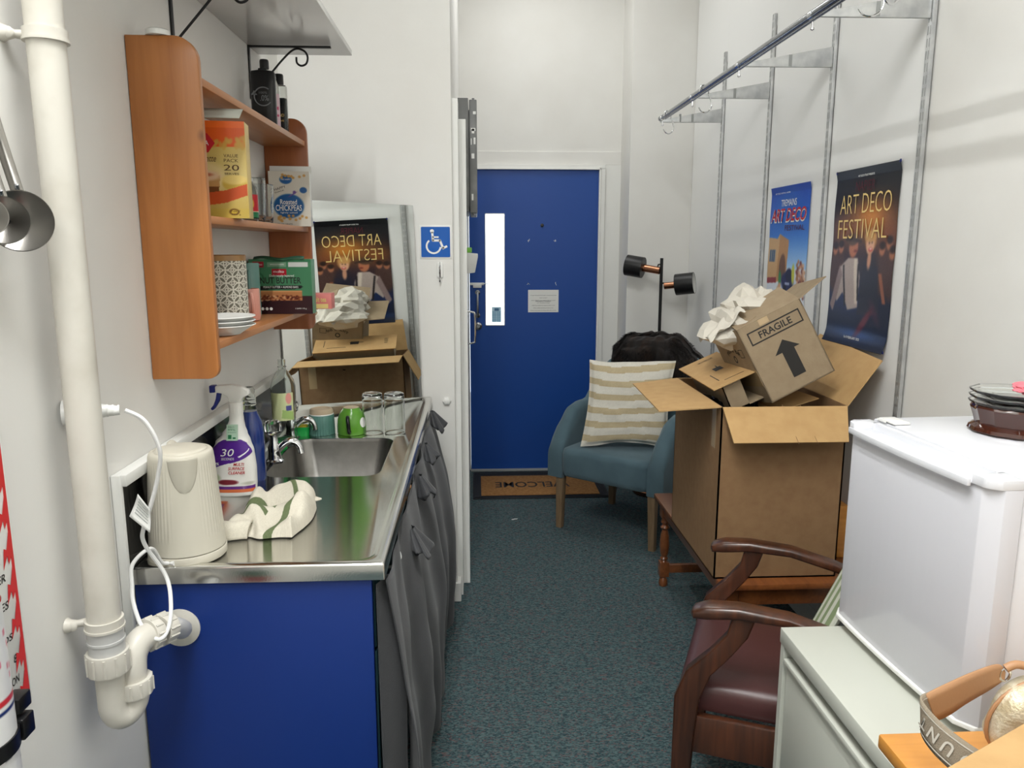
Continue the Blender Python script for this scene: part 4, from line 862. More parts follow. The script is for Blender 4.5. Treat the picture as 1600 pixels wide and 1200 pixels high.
for y in (2.30, 2.92, 3.53, 4.08):
    b = B(); b.tube([(RX, y-.012, RZ+.006), (RX, y+.012, RZ+.006)], .0142, 18); b.tube([(RX, y, RZ-.012), (RX, y, RZ-.03)], .003, 8); b.lathe([(0, .0), (.006, .003), (.006, .008), (0, .011)], 10, T(RX, y, RZ-.038)); b.obj('rail_clamp', M_chrome, t)
def hook(y, rz, label, s=1.35):
    t = thing('s_hook', label, 'hook', (RX, y, RZ+.006), (0, 0, rz), group='metal hooks on the hanging rail', local=True)
    r = .0165
    pts = [(r*math.cos(a), 0, r*math.sin(a)) for a in np.linspace(PI*1.15, -PI*.12, 9)]+[(.017, 0, -.016), (.024, 0, -.03), (.028, 0, -.045), (.024, 0, -.060), (.010, 0, -.069), (-.006, 0, -.066), (-.015, 0, -.055)]
    B().tube([(x*s if z < 0 else x, 0, z*s if z < 0 else z) for x, _, z in pts], .0028, 8, 4).obj('hook_wire', M_chrome, t)
hook(3.98, .3, 'open metal hook at the far end of the rail'); hook(3.36, .15, 'open metal hook on the rail above the poster wall, second from the far end')
hook(1.98, -.2, 'large open metal hook on the rail below the top edge of the picture'); hook(1.88, .5, 'metal hook on the rail nearest the camera')
# dark poster
def posterf(y0, y1, z0, z1, curl):
    # u: left->right seen from the room (y decreasing), v up
    def f(u, v):
        y = y1+(y0-y1)*u; z = z0+(z1-z0)*v
        out = .004+curl*(.016*max(0, 1-v/.10)**2+.006*math.sin(v*9+1)**2*.4+.006*max(0, (v-.95)/.05))
        return Vector((WX-out, y, z))
    return f
t = thing('festival_poster', 'dark festival poster with gold lettering and a dancing couple', 'poster', (WX-.004, 2.61, 1.155))
P = Pic(225, 318, (20, 22, 34)); P.vgrad(0, .25, (14, 22, 44), (20, 24, 48)); P.vgrad(.25, .55, (20, 24, 48), (58, 38, 42)); P.vgrad(.55, .8, (58, 38, 42), (22, 20, 28)); P.vgrad(.8, 1, (22, 20, 28), (10, 14, 20))
P.glow(.62, .72, .35, .11, (216, 136, 50), .95); P.glow(.2, .66, .22, .09, (150, 86, 40), .8); P.glow(.9, .62, .18, .1, (150, 80, 40), .6); P.glow(.3, .28, .4, .12, (30, 52, 104), .7); P.glow(.5, .07, .45, .035, (40, 84, 150), .8)
rs3 = random.Random(4)
for x, y in ((.06, .55), (.16, .56), (.92, .58), (.97, .53), (.82, .55)):   # onlookers
    P.ell(x, y-.13, .08, .12, (74, 50, 46), .2); P.ell(x, y, .042, .035, (168, 108, 78), .2); P.ell(x, y+.02, .044, .022, (40, 24, 20), .3)
P.poly([(.16, .44), (.30, .50), (.46, .50), (.52, .40), (.50, .22), (.34, .20), (.24, .30), (.14, .24), (.10, .3)], (176, 160, 152)); P.poly([(.02, .22), (.08, .18), (.22, .40), (.17, .46)], (140, 120, 118)); P.poly([(.40, .50), (.45, .50), (.50, .24), (.45, .24)], (214, 200, 186))
P.poly([(.22, .46), (.245, .46), (.30, .22), (.275, .22)], (30, 24, 28)); P.poly([(.47, .47), (.495, .46), (.51, .26), (.485, .26)], (30, 24, 28))
P.ell(.37, .565, .075, .062, (178, 110, 78), .12); P.ell(.34, .605, .10, .035, (92, 66, 50), .15); P.poly([(.22, .60), (.5, .585), (.5, .60), (.26, .625)], (60, 42, 34)); P.ell(.41, .54, .03, .008, (120, 50, 40), .3)
P.ell(.66, .41, .13, .12, (40, 34, 44), .25); P.poly([(.56, .46), (.78, .46), (.84, .20), (.50, .18)], (34, 34, 50)); P.ell(.64, .60, .085, .06, (196, 140, 84), .2); P.ell(.635, .575, .062, .055, (220, 168, 136), .12); P.ell(.645, .548, .03, .012, (190, 50, 50), .25); P.ell(.645, .552, .02, .005, (240, 230, 220), .3)
P.ell(.62, .585, .009, .006, (50, 30, 26), .4); P.ell(.66, .588, .009, .006, (50, 30, 26), .4); P.ell(.63, .62, .085, .03, (206, 156, 92), .25); P.ell(.64, .49, .03, .05, (200, 146, 116), .3); P.poly([(.80, .42), (.85, .42), (.93, .26), (.88, .26)], (150, 92, 66))
P.ell(.62, .14, .14, .03, (130, 34, 48), .4, .7, .6); P.ell(.78, .20, .1, .03, (90, 40, 60), .5, .5, -.6); P.blur(4); P.nz(16); P.blur(1)
pf = posterf(2.397, 2.826, 1.156, 1.764, 1)
P.mesh('poster_sheet', pf, M_print, t).modifiers.new('t', 'SOLIDIFY').thickness = .0006
PMx = lambda yc, zc, o=.0075: fr((WX-o, yc, zc), (0, -1, 0), (0, 0, 1))
yc = 2.6115; b = B()
b.text('ART DECO', .345, .066, PMx(yc-.004, 1.645), 0, -.012); b.text('FESTIVAL', .335, .066, PMx(yc+.006, 1.560), 0, -.012); b.obj('gold_lettering', M_gold_l, t, smooth=False)
b = B().text('NAPIER', .13, .034, PMx(yc, 1.703), 0, -.01); b.obj('red_lettering', M_darkred_l, t, smooth=False)
b = B().text('ART DECO TRUST PRESENTS', .11, .0065, PMx(yc-.01, 1.737, .012), 0, .01); b.text('16-19 FEBRUARY 2023', .11, .009, PMx(yc-.0, 1.185, .016), 0, .01); b.obj('small_lettering', M_white_l, t, smooth=False)
b = B()
for y, z in ((2.822, 1.76), (2.401, 1.762), (2.401, 1.162), (2.822, 1.162)): b.lathe([(0, .003), (.005, .002), (.006, 0)], 10, PMx(y, z, .014 if z < 1.3 else .008))
b.obj('pins', M_navy, t, kind='stuff')
# blue poster
t = thing('festival_poster', 'blue illustrated poster of a stone building and vintage car', 'poster', (WX-.004, 3.25, 1.15))
P = Pic(180, 262, (226, 232, 240)); P.vgrad(.42, .66, (170, 206, 240), (60, 124, 214)); P.vgrad(.66, 1, (60, 124, 214), (20, 66, 168)); P.vgrad(0, .42, (226, 230, 236), (214, 222, 234)); P.ell(.45, .86, .28, .12, (44, 110, 190), .5, .5)
P.poly([(0, .30), (.50, .33), (.50, .62), (.30, .665), (.24, .63), (0, .64)], (206, 168, 120)); P.poly([(0, .30), (.26, .31), (.26, .35), (0, .34)], (150, 60, 60)); P.poly([(.26, .32), (.52, .34), (.54, .62), (.30, .66)], (186, 140, 92)); P.ell(.41, .42, .085, .10, (116, 84, 60), .1); P.rect(.03, .21, .46, .55, (76, 96, 120))
for k in range(4): P.rect(.03+k*.055, .04+k*.055, .46, .55, (220, 200, 170))
P.ell(.56, .325, .16, .07, (44, 48, 92), .15); P.ell(.60, .37, .09, .05, (30, 32, 60), .15); P.ell(.50, .27, .04, .04, (20, 20, 30), .2); P.ell(.66, .26, .04, .04, (20, 20, 30), .2); P.rect(.50, .62, .30, .32, (160, 170, 200))
for i in range(90): P.ell(.78+rs3.random()*.2, .22+rs3.random()*.28*(.7+rs3.random()*.3), .022, .015, rs3.choice([(190, 130, 90), (214, 180, 150), (120, 60, 50), (160, 110, 70)]), .3)
P.ell(.70, .38, .035, .07, (196, 200, 60), .2); P.ell(.36, .34, .035, .06, (60, 140, 80), .2); P.ell(.33, .20, .07, .09, (206, 170, 120), .2); P.ell(.30, .07, .16, .07, (176, 34, 66), .2); P.poly([(.3, .12), (.62, .05), (.72, .02), (.60, .0), (.3, .0)], (196, 60, 90)); P.ell(.36, .29, .03, .025, (222, 170, 130), .2); P.blur(2); P.nz(10)
pf2 = posterf(3.046, 3.452, 1.16, 1.752, .7)
P.mesh('poster_sheet', pf2, M_print, t).modifiers.new('t', 'SOLIDIFY').thickness = .0006
yc = 3.249
b = B().text('TREMAINS', .16, .028, PMx(yc, 1.682), 0, .0); b.text('ART DECO', .372, .058, PMx(yc+.004, 1.628), .0, .03, .25); b.text('ART DECO FESTIVAL NAPIER', .16, .006, PMx(yc+.07, 1.724), 0); b.obj('white_lettering', M_white_l, t, smooth=False)
b = B().text('ART DECO', .362, .054, PMx(yc, 1.632), .0012, .012, .25); b.obj('red_lettering', M_red_l, t, smooth=False)
b = B().text('FESTIVAL', .20, .022, PMx(yc-.07, 1.577), 0, 0); b.obj('violet_lettering', M_darkred_l, t, smooth=False)

# ------------------------------------------------------------------ passage end
t = thing('door_mat', 'black rubber door mat with coir WELCOME panel at the blue door', 'door mat', (.4, 4.7, 0))
b = B(); b.box(-.02, .815, 4.43, 4.98, .0005, .008, .003)
for k in range(4): b.box(-.012+k*.007, -.009+k*.007, 4.44, 4.97, .008, .011)
for k in range(5): b.box(.765+k*.009, .769+k*.009, 4.44, 4.97, .008, .012)
for k in range(2): b.box(-.01, .80, 4.44+k*.012, 4.445+k*.012, .008, .0115); b.box(-.01, .80, 4.955-k*.012, 4.96-k*.012, .008, .0115); b.box(-.01, .80, 4.92-k*.012, 4.925-k*.012, .008, .0115)
b.obj('rubber_border', M_rubber, t)
B().box(.03, .755, 4.475, 4.87, .008, .013, .002).obj('coir_panel', mat('coir', (172, 126, 74), .95, bump=(700, 1, 2), var=((142, 98, 54), 60, .3, .7)), t)
B().text('WELCOME', .47, .11, fr((.355, 4.675, .0133), (-1, 0, 0), (0, -1, 0)), .0003, .012).obj('lettering', M_ink, t)
b = B(); b.prism([(0, 0), (.012, .003), (.018, .010), (.030, .011), (.034, .018), (.02, .016), (.010, .012), (.0, .006)], .0008, .003, T(.195, 4.07, 0)); b.solo('paper_scrap', M_debris, 'tiny white paper scrap on the carpet in front of the door mat', 'litter')
b = B().lathe([(0, 0), (.005, 0), (.003, .003), (0, .003)], 7, T(.545, 3.62, .0008)); b.solo('crumb', M_ink, 'tiny dark crumb on the carpet in front of the teal armchair', 'litter')
def crumple(c, r, seed, det=4, amp=.35, fx=2.2):
    t = bmesh.new(); bmesh.ops.create_icosphere(t, subdivisions=det, radius=1)
    for v in t.verts:
        p = v.co.copy(); q = p*fx+Vector((seed*3.1, seed*1.7, seed))
        n1 = noise.noise(q); n2 = 1-abs(noise.noise(q*2.1))*2; n3 = 1-abs(noise.noise(q*4.7+Vector((5, 1, 2))))*2
        s_ = 1+amp*n1+amp*.40*n2+(amp*.12*n3 if det > 3 else .16*noise.noise(q*9.7))
        v.co = Vector((p.x*r[0]*s_, p.y*r[1]*s_, p.z*r[2]*s_))+Vector(c)
    b = B(); b._merge(t); return b
crumple((.93, 4.86-.14, .065), (.10, .07, .075), 3).solo('plastic_bag', mat('white_plastic_film', (206, 208, 206), .25), 'crumpled white plastic bag on the floor between mat and armchair', 'bag', ang=25)
b = B(); b.tube([(.84, 4.45, .01), (.862, 4.47, .09), (.885, 4.50, .155)], .006, 8); b.solo('metal_rod', M_chromed, 'thin grey metal rod leaning by the mat behind the teal armchair', 'rod')  # plain grey metal rod, a single bent tube
# floor lamp
t = thing('floor_lamp', 'black floor lamp with two black shades and copper fittings in the corner', 'floor lamp', (1.09, 4.55, 0))
LX, LY = 1.105, 4.545
B().lathe([(0, .0), (.125, 0), (.128, .004), (.128, .028), (.124, .032), (0, .034)], 48, T(LX-.01, LY-.02, 0)).obj('lamp_base', M_copper, t)
B().lathe([(0, .034), (.118, .034), (.116, .042), (0, .044)], 48, T(LX-.01, LY-.02, 0)).obj('base_cover', M_blackp, t)
B().tube([(LX, LY, .03), (LX, LY, 1.432)], .0095, 14).obj('lamp_pole', M_black, t)
def shade(c, d, L, R, cl, cs, zp):
    d = Vector(d).normalized(); c = Vector(c); M = fr(c, d.orthogonal(), d.cross(d.orthogonal()))
    B().lathe([(0, -.003), (R*.99, -.003), (R, .0), (R, L), (R-.0015, L), (R-.0015, .002), (0, .002)], 48, M).obj('lamp_shade', M_black, t)
    B().lathe([(0, .003), (R-.0025, .003), (R-.0025, L-.001), (R-.0045, L-.001), (R-.0045, .005), (0, .005)], 48, M).obj('shade_lining', M_white, t)
    cc = B().lathe([(0, -cl), (cs, -cl), (cs, 0), (0, 0)], 32, M); cc.obj('copper_socket', M_copper, t)
    e = c-d*cl*.8; B().tube([(LX, LY, zp), (e.x*.6+LX*.4, e.y*.6+LY*.4, zp), (e.x, e.y, e.z+.0)], .005, 8).obj('arm', M_black, t)
shade((1.0, 4.58, 1.375), (-.86, .47, .15), .10, .062, .105, .022, 1.395)
shade((1.185, 4.50, 1.278), (.88, -.42, .12), .105, .062, .07, .02, 1.285)
# teal armchair
t = thing('armchair', 'teal upholstered tub armchair with tapered oak legs facing the sink', 'armchair', (.839, 3.99, 0), (0, 0, math.radians(-40)), local=True)
hw, fy, by, rc = .295, -.30, .285, .16
path = [(-hw, fy), (-hw, -.15), (-hw, 0), (-hw, by-rc)]+[(-hw+rc-rc*math.cos(a), by-rc+rc*math.sin(a)) for a in np.linspace(.2, PI/2, 7)]+[(-.07, by), (0, by)]
path = path+[(-x, y) for x, y in path[::-1][1:]]
Q = []
for i in range(len(path)-1):
    for k in range(4): f = k/4; Q.append((path[i][0]*(1-f)+path[i+1][0]*f, path[i][1]*(1-f)+path[i+1][1]*f))
Q.append(path[-1]); loops = []
for i, (x, y) in enumerate(Q):
    a = Q[max(i-1, 0)]; c = Q[min(i+1, len(Q)-1)]; d = Vector((c[0]-a[0], c[1]-a[1], 0)).normalized(); nrm = Vector((-d.y, d.x, 0))   # inward/outward
    yy = (y-fy)/(by-fy); top = .60+.06*min(1, yy/.4) if yy < .55 else .66+.26*min(1, (yy-.55)/.45)**1.1
    if yy < .22: top = .60-.16*(1-yy/.22)**1.6
    w_ = .037+.008*(1-yy)
    lean = max(0, yy-.6)*.18*1.0
    base = .285
    lp = []
    prof = [(-1, 0), (-1.02, .3), (-1, .75), (-.92, .93), (-.5, 1.0), (0, 1.012), (.5, 1.0), (.92, .93), (1, .75), (1.02, .3), (1, 0)]
    for a_, h_ in prof:
        h = base+(top-base)*h_; p = Vector((x, y, 0))+nrm*a_*w_; out = lean*(h-.45 if h > .45 else 0)
        L_ = Vector((x, y-.0, 0)).normalized() if (x or y) else Vector((0, 1, 0)); lp.append(p+L_*out+Vector((0, 0, h)))
    loops.append(lp)
B().loft(loops).obj('tub_shell', M_teal, t, ang=70)
def seatf(u, v): pass
sl = []
for z, e in ((.30, .012), (.305, .004), (.33, 0), (.42, 0), (.445, .006), (.455, .03), (.46, .09)):
    sl.append(rr(-.262+e, .262-e, fy-.012+e, .235-e, .05, 5, z))
B().loft(sl).obj('seat_cushion', M_teal, t, ang=60)
for sx in (-1, 1):
    for sy, yy in ((-1, -.272), (1, .235)):
        x = sx*(.272 if sy < 0 else .24); B().loft([rr(x*1.02-.016, x*1.02+.016, yy-.016, yy+.016, .003, 2, 0), rr(x-.021, x+.021, yy-.021, yy+.021, .003, 2, .30)]).obj('leg', M_oak, t)
# striped cushion
t = thing('cushion', 'beige and white striped square cushion propped in the teal armchair', 'cushion', (.80, 3.93, .462), (0, 0, math.radians(-8)), local=True)
def cush(sgn):
    def f(u, v):
        a, c = 2*u-1, 2*v-1; a2 = a*(1-.03*c*c*0+.035*abs(c)**6); 
        edge = min(1, (1-max(abs(a), abs(c)))/.10)
        bul = ((1-abs(a)**2.6)*(1-abs(c)**2.6))**.55*.062*min(1, edge+.0)
        x = a*.226*(1-.075*math.cos(c*PI/2)); z = .225+c*.228*(1-.085*math.cos(a*PI/2))
        wr = .004*noise.noise(Vector((u*9, v*9, 3)))+.006*noise.noise(Vector((u*3+4, v*6, 7)))
        y = sgn*(bul+.0012)+wr*edge+.006*math.sin(a*8+c*3)*(1-edge)
        y += (z-.2)*.30-.02; return Vector((x+.09*(z-.2), y, z*.97+.006*math.sin(a*3+1)*abs(c)**3+.012))
    return f
for sg in (-1, 1):
    P = Pic(90, 100, (222, 218, 206))
    for k in range(6): P.mix(np.abs(P.Y+.012*np.sin(P.X*5)-(.10+k*.165)) < .036, (190, 172, 136))
    for k in range(6): P.mix(np.abs(P.Y+.012*np.sin(P.X*5)-(.10+k*.165)) < .030, (196, 180, 146))
    P.nz(8); P.mesh('cushion_front' if sg < 0 else 'cushion_back', cush(sg), M_fabric_v, t)
# fur throw
t = thing('fur_throw', 'dark brown fur throw draped over the back of the teal armchair', 'throw', (1.02, 4.19, .7))
cx, cy = .839+.643*.30, 3.99+.766*.30; dx, dy = .766, -.643
def furf(u, v):
    s_ = -.27+.52*u
    prof = [(-.085, .70), (-.095, .80), (-.085, .90), (-.05, .965), (0, .985), (.045, .965), (.07, .90), (.075, .8)]
    k = v*(len(prof)-1); i = min(int(k), len(prof)-2); f = k-i; o = prof[i][0]*(1-f)+prof[i+1][0]*f; z = prof[i][1]*(1-f)+prof[i+1][1]*f
    z += .045*math.sin(u*PI)**.7-.09*max(0, (u-.72)/.28)**1.5-.05*max(0, (.15-u)/.15)
    if v < .35: z += .09*max(0, .5-abs(u-.35))*(1-v/.35) - .02
    nn = noise.noise(Vector((u*5, v*5, 1)))*.03+noise.noise(Vector((u*12, v*11, 4)))*.014
    nx, ny = .643, .766
    return Vector((cx+dx*s_+nx*(o+nn*(-1 if o < 0 else 1)), cy+dy*s_+ny*(o+nn*(-1 if o < 0 else 1)), z+nn*.8))
B().grid(furf, 70, 60).obj('throw_body', M_fur, t, ang=180)
b = B(); tb = bmesh.new(); rs4 = random.Random(9)
for i in range(15000):
    u, v = rs4.random(), rs4.random(); p = furf(u, v); e1 = furf(min(u+.01, 1), v)-furf(max(u-.01, 0), v); e2 = furf(u, min(v+.01, 1))-furf(u, max(v-.01, 0)); nr = e2.cross(e1)
    if nr.length < 1e-9: continue
    nr.normalize(); nr = nr if nr.dot(p-Vector((cx, cy, .85))) > 0 else -nr
    fl = Vector((noise.noise(Vector((u*4, v*4, 8))), noise.noise(Vector((u*4, v*4, 18))), -.45+.6*noise.noise(Vector((u*3, v*3, 28))))).normalized()
    tip = p+(nr*.55+fl*.8).normalized()*(.016+.014*rs4.random()); w_ = e1.normalized()*.0018
    q = [tb.verts.new(p-nr*.002-w_), tb.verts.new(p-nr*.002+w_), tb.verts.new(tip)]; tb.faces.new(q)
b._merge(tb); b.obj('fur_pile', M_fur, t, smooth=False, kind='stuff')

# ------------------------------------------------------------------ side table with boxes
t = thing('side_table', 'brown wooden side table with turned legs carrying the big carton', 'table', (1.05, 2.74, 0))
tx0, tx1, ty0, ty1, TZ = .79, 1.30, 2.30, 3.25, .418
B().box(tx0, tx1, ty0, ty1, TZ-.022, TZ, .005).obj('table_top', M_tablew, t)
b = B(); b.box(tx0+.03, tx0+.05, ty0+.07, ty1-.07, TZ-.085, TZ-.022, .002); b.obj('apron', M_tablew, t)
B().box(tx1-.05, tx1-.03, ty0+.07, ty1-.07, TZ-.085, TZ-.022, .002).obj('apron', M_tablew, t)
B().box(tx0+.07, tx1-.07, ty0+.03, ty0+.05, TZ-.085, TZ-.022, .002).obj('apron', M_tablew, t)
B().box(tx0+.07, tx1-.07, ty1-.05, ty1-.03, TZ-.085, TZ-.022, .002).obj('apron', M_tablew, t)
for x in (tx0+.045, tx1-.045):
    for y in (ty0+.045, ty1-.045):
        b = B(); b.box(x-.022, x+.022, y-.022, y+.022, TZ-.095, TZ-.022, .002)
        b.lathe([(.0, .0), (.017, .0), (.021, .012), (.018, .028), (.012, .04), (.016, .046)], 20, T(x, y, 0)); b.box(x-.021, x+.021, y-.021, y+.021, .046, .115, .003)
        b.lathe([(.016, .115), (.012, .122), (.019, .13), (.013, .138), (.018, .155), (.0215, .19), (.019, .235), (.013, .262), (.0215, .275), (.013, .286), (.019, .30), (.014, .318), (.019, .33)], 24, T(x, y, 0)); b.obj('leg', M_tablew, t)
for y in (ty0+.045, ty1-.045): B().box(tx0+.066, tx1-.066, y-.01, y+.01, .062, .10, .002).obj('stretcher', M_tablew, t)
# big carton
t = thing('big_carton', 'large open cardboard carton standing on the brown side table', 'box', (.985, 2.635, TZ))
X0, X1, Y0, Y1, BT = .780, 1.190, 2.35, 2.90, .997
b = B(); z0 = TZ+.001; w_ = .005
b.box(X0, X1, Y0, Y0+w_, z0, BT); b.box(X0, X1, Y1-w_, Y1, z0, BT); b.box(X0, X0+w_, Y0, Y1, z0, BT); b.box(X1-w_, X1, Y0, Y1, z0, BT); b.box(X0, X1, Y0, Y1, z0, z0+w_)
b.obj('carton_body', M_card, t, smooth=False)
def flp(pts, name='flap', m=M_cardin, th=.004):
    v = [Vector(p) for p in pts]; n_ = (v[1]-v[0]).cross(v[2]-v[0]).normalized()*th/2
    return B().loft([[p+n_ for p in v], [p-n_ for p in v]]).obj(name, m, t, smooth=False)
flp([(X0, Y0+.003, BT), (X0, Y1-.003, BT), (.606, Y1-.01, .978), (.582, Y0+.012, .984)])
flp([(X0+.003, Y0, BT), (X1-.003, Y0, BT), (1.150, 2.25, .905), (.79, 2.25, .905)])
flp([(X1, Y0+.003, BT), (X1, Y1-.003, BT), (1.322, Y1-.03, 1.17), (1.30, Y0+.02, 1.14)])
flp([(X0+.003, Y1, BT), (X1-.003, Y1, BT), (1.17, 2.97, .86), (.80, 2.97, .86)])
b = B()
for k in (.56, .72): b.box(X0+.36*k, X0+.36*k+.0015, -.0005, .0005, 0, .14, M=Matrix(((1, 0, .1*k, .0), (0, 1, -.12/.14*1.07, 2.37), (0, 0, -.09/.14*1.07, BT+.003), (0, 0, 0, 1))))
b.obj('crease', M_card, t, smooth=False)
b = B(); b.box(X0-.0006, X0, Y0+.05, Y0+.09, .85, BT-.005); b.obj('tape_end', M_tape, t)
# fragile carton, tilted
t = thing('fragile_carton', 'tilted open carton marked FRAGILE on top of the big carton', 'box', (.96, 2.42, .998))
fx = Vector((.895, .07, .44)).normalized(); fyv = Vector((.0, .985, -.16)); fyv = (fyv-fx*fyv.dot(fx)).normalized(); fz = fx.cross(fyv).normalized()
FO = Vector((.960, 2.395, 1.0)); FM = Matrix(((fx.x, fyv.x, fz.x, FO.x), (fx.y, fyv.y, fz.y, FO.y), (fx.z, fyv.z, fz.z, FO.z), (0, 0, 0, 1)))
FW, FD, FH = .232, .27, .262
b = B(); w_ = .004
for q in ((0, FW, 0, w_, 0, FH), (0, FW, FD-w_, FD, 0, FH), (0, w_, 0, FD, 0, FH), (FW-w_, FW, 0, FD, 0, FH), (0, FW, 0, FD, 0, w_)): b.box(*q, M=FM)
b.obj('carton_body', M_card2, t, smooth=False)
def fl(pts, m=M_card2): 
    return flp([FM@Vector(p) for p in pts], 'flap', m, .003)
fl([(0, 0, FH), (FW, 0, FH), (FW-.004, -.0+.10, FH+.055), (.012, .10, FH+.035)])
fl([(FW, .003, FH), (FW, FD-.003, FH), (FW+.116, FD-.01, FH+.024), (FW+.116, .012, FH+.024)])
fl([(.003, FD, FH), (FW-.003, FD, FH), (FW-.01, FD+.11, FH+.02), (.01, FD+.11, FH+.02)])
fl([(0, .003, FH), (0, FD-.003, FH), (.085, FD-.02, FH+.012), (.085, .02, FH+.012)])
F2 = FM@fr((0, -.0004, FH), (1, 0, 0), (0, 0, 1))   # origin at top-left of the front face, y up
b = B()
def rc(x0, y0, x1, y1): b.flat([(x0, -y1), (x1, -y1), (x1, -y0), (x0, -y0)], F2)
rc(.024, .024, .213, .0285); rc(.024, .0645, .213, .069); rc(.024, .0285, .0285, .0645); rc(.2085, .0285, .213, .0645)
b.text('FRAGILE', .118, .023, F2@T(.1185, -.0465, 0), .0004, .018)
b.flat([(.121, -.092), (.077, -.131), (.102, -.131), (.102, -.220), (.146, -.220), (.146, -.131), (.166, -.131)], F2, .0005)
b.obj('black_print', M_ink, t, smooth=False)
b = B(); b.box(.075, .11, -.0008, -.0003, FH-.02, FH, M=FM); b.obj('tape_piece', M_tape, t)
b = B(); b.box(-.0008, -.0003, .0, .27, .06, .12, M=FM); b.obj('side_tape', M_tape, t)
F3 = FM@fr((-.0010, FD/2, FH/2), (0, -1, 0), (0, 0, 1)); b = B()
for k, ch in enumerate('PACK & BAR'):
    a = 2.35-k*.19; b.text(ch, .012, .016, F3@T(.045*math.cos(a)*1.5-.0, .02+.045*math.sin(a), 0)@Rz(a-PI/2), .0002, .01) if ch != ' ' else None
b.loft([[(.0+.014*math.cos(a)*s_-.0, .03+.014*math.sin(a)*s_, .0003) for a in np.linspace(0, 2*PI, 24)[:-1]] for s_ in (1, .6)], False, False, M=F3)
for q in ((.06, .095, .034, .036), (.06, .095, .062, .064), (.06, .062, .034, .064), (.093, .095, .034, .064)): b.box(q[0], q[1], q[2], q[3], 0, .0003, M=F3)
b.obj('side_print', M_ink, t, smooth=False)
# small carton wedged beside it
t = thing('small_carton', 'long open brown carton wedged between the FRAGILE carton and the big carton wall', 'box', (.85, 2.66, .95))
Dp = Vector((.776, 2.45, 1.042)); Cp = Vector((.914, 2.45, 1.105)); ex = (Cp-Dp).normalized(); ez = Vector((-ex.z, 0, ex.x)); 
SM_ = Matrix(((ex.x, 0, ez.x, Dp.x+.012), (0, 1, 0, Dp.y), (ex.z, 0, ez.z, Dp.z-.012*0), (0, 0, 0, 1)))
b = B(); b.box(.02, .145, 0, .40, -.10, -.096, M=SM_); b.box(.02, .024, 0, .40, -.10, -.002, M=SM_); b.box(.141, .145, 0, .40, -.10, -.002, M=SM_); b.box(.02, .145, .396, .40, -.10, -.002, M=SM_); b.box(.02, .085, 0, .004, -.10, -.002, M=SM_); b.obj('carton_body', M_card2, t, smooth=False)
b = B(); b.box(-.012, .146, -.02, .415, -.002, .002, M=SM_); b.obj('lid_flap', M_cardin, t, smooth=False)
b = B(); b.box(.045, .115, .03, .033, .002, .0026, M=SM_); b.box(.06, .09, .17, .215, .002, .0026, M=SM_); b.box(.03, .033, .05, .15, .002, .0026, M=SM_)
SF = SM_@fr((.06, .30, .0022), (0, -1, 0), (1, 0, 0)); b.text('THIS SIDE UP', .02, .06, SF@T(-.06, .02, 0)@Rz(0), .0005); b.prism([(-.03, .018), (.03, .018), (.03, .010), (.045, .020), (.03, .030), (.03, .022), (-.03, .022)], .0, .0005, SF@T(.0+.09, 0, 0))
b.obj('lid_print', M_ink, t, smooth=False)
crumple((.90, 2.60, .93), (.085, .12, .055), 8, 4, .5, 3).solo('black_bag', mat('black_film', (22, 22, 26), .25), 'crumpled black plastic between the small cartons inside the big carton', 'bag', ang=20)
b = B(); Mq = fr((1.00, 2.44, .965), (1, .25, .22), (0, 1, .1)); b.box(0, .16, 0, .24, -.003, 0, M=Mq); b.box(.0, .012, .0, .24, -.08, 0, M=Mq); b.solo('flat_carton', M_cardin, 'torn piece of brown carton lying under the FRAGILE carton', 'box', smooth=False)
b = B(); Mq = fr((.95, 2.46, .905), (1, .1, .05), (0, 1, 0)); b.box(0, .20, 0, .30, -.10, -.0, M=Mq); b.solo('lower_carton', M_card, 'closed brown carton deeper inside the big carton', 'box', smooth=False)
FC = lambda x, y, z: tuple(FM@Vector((x, y, z)))
crumple(FC(.035, .15, FH+.0), (.088, .115, .060), 1, 3, .5, 1.5).solo('packing_paper', M_paper, 'crumpled white packing paper at the left end of the FRAGILE carton', 'paper', group='packing paper in the tilted carton', ang=7)
crumple(FC(.135, .18, FH+.018), (.078, .09, .066), 2, 3, .5, 1.5).solo('packing_paper', M_paper, 'crumpled white packing paper heaped highest in the FRAGILE carton', 'paper', group='packing paper in the tilted carton', ang=7)
crumple(FC(.185, .19, FH+.020), (.055, .07, .052), 5, 3, .5, 1.6).solo('packing_paper', M_paper, 'crumpled white packing paper at the right end of the FRAGILE carton', 'paper', group='packing paper in the tilted carton', ang=7)
def sheet(u, v):
    p = FM@Vector((-.085+.15*u, .03+.12*v, FH+.035*u-.0+.015*v)); n_ = noise.noise(Vector((u*4, v*4, 1)))
    return p+Vector((0, 0, .03*n_+.02*abs(math.sin(u*6+v*4))))
o = B().grid(sheet, 24, 20).solo('packing_sheet', M_paper, 'torn sheet of white paper poking out left of the FRAGILE carton', 'paper', ang=16); o.modifiers.new('t', 'SOLIDIFY').thickness = .0008
# pine block behind
b = B(); b.box(1.205, 1.30, 2.50, 2.80, TZ, .61, .006); b.box(1.203, 1.205, 2.54, 2.76, TZ+.05, .58); b.solo('pine_box', M_orange, 'honey coloured wooden box between the big carton and the wall', 'wooden box')

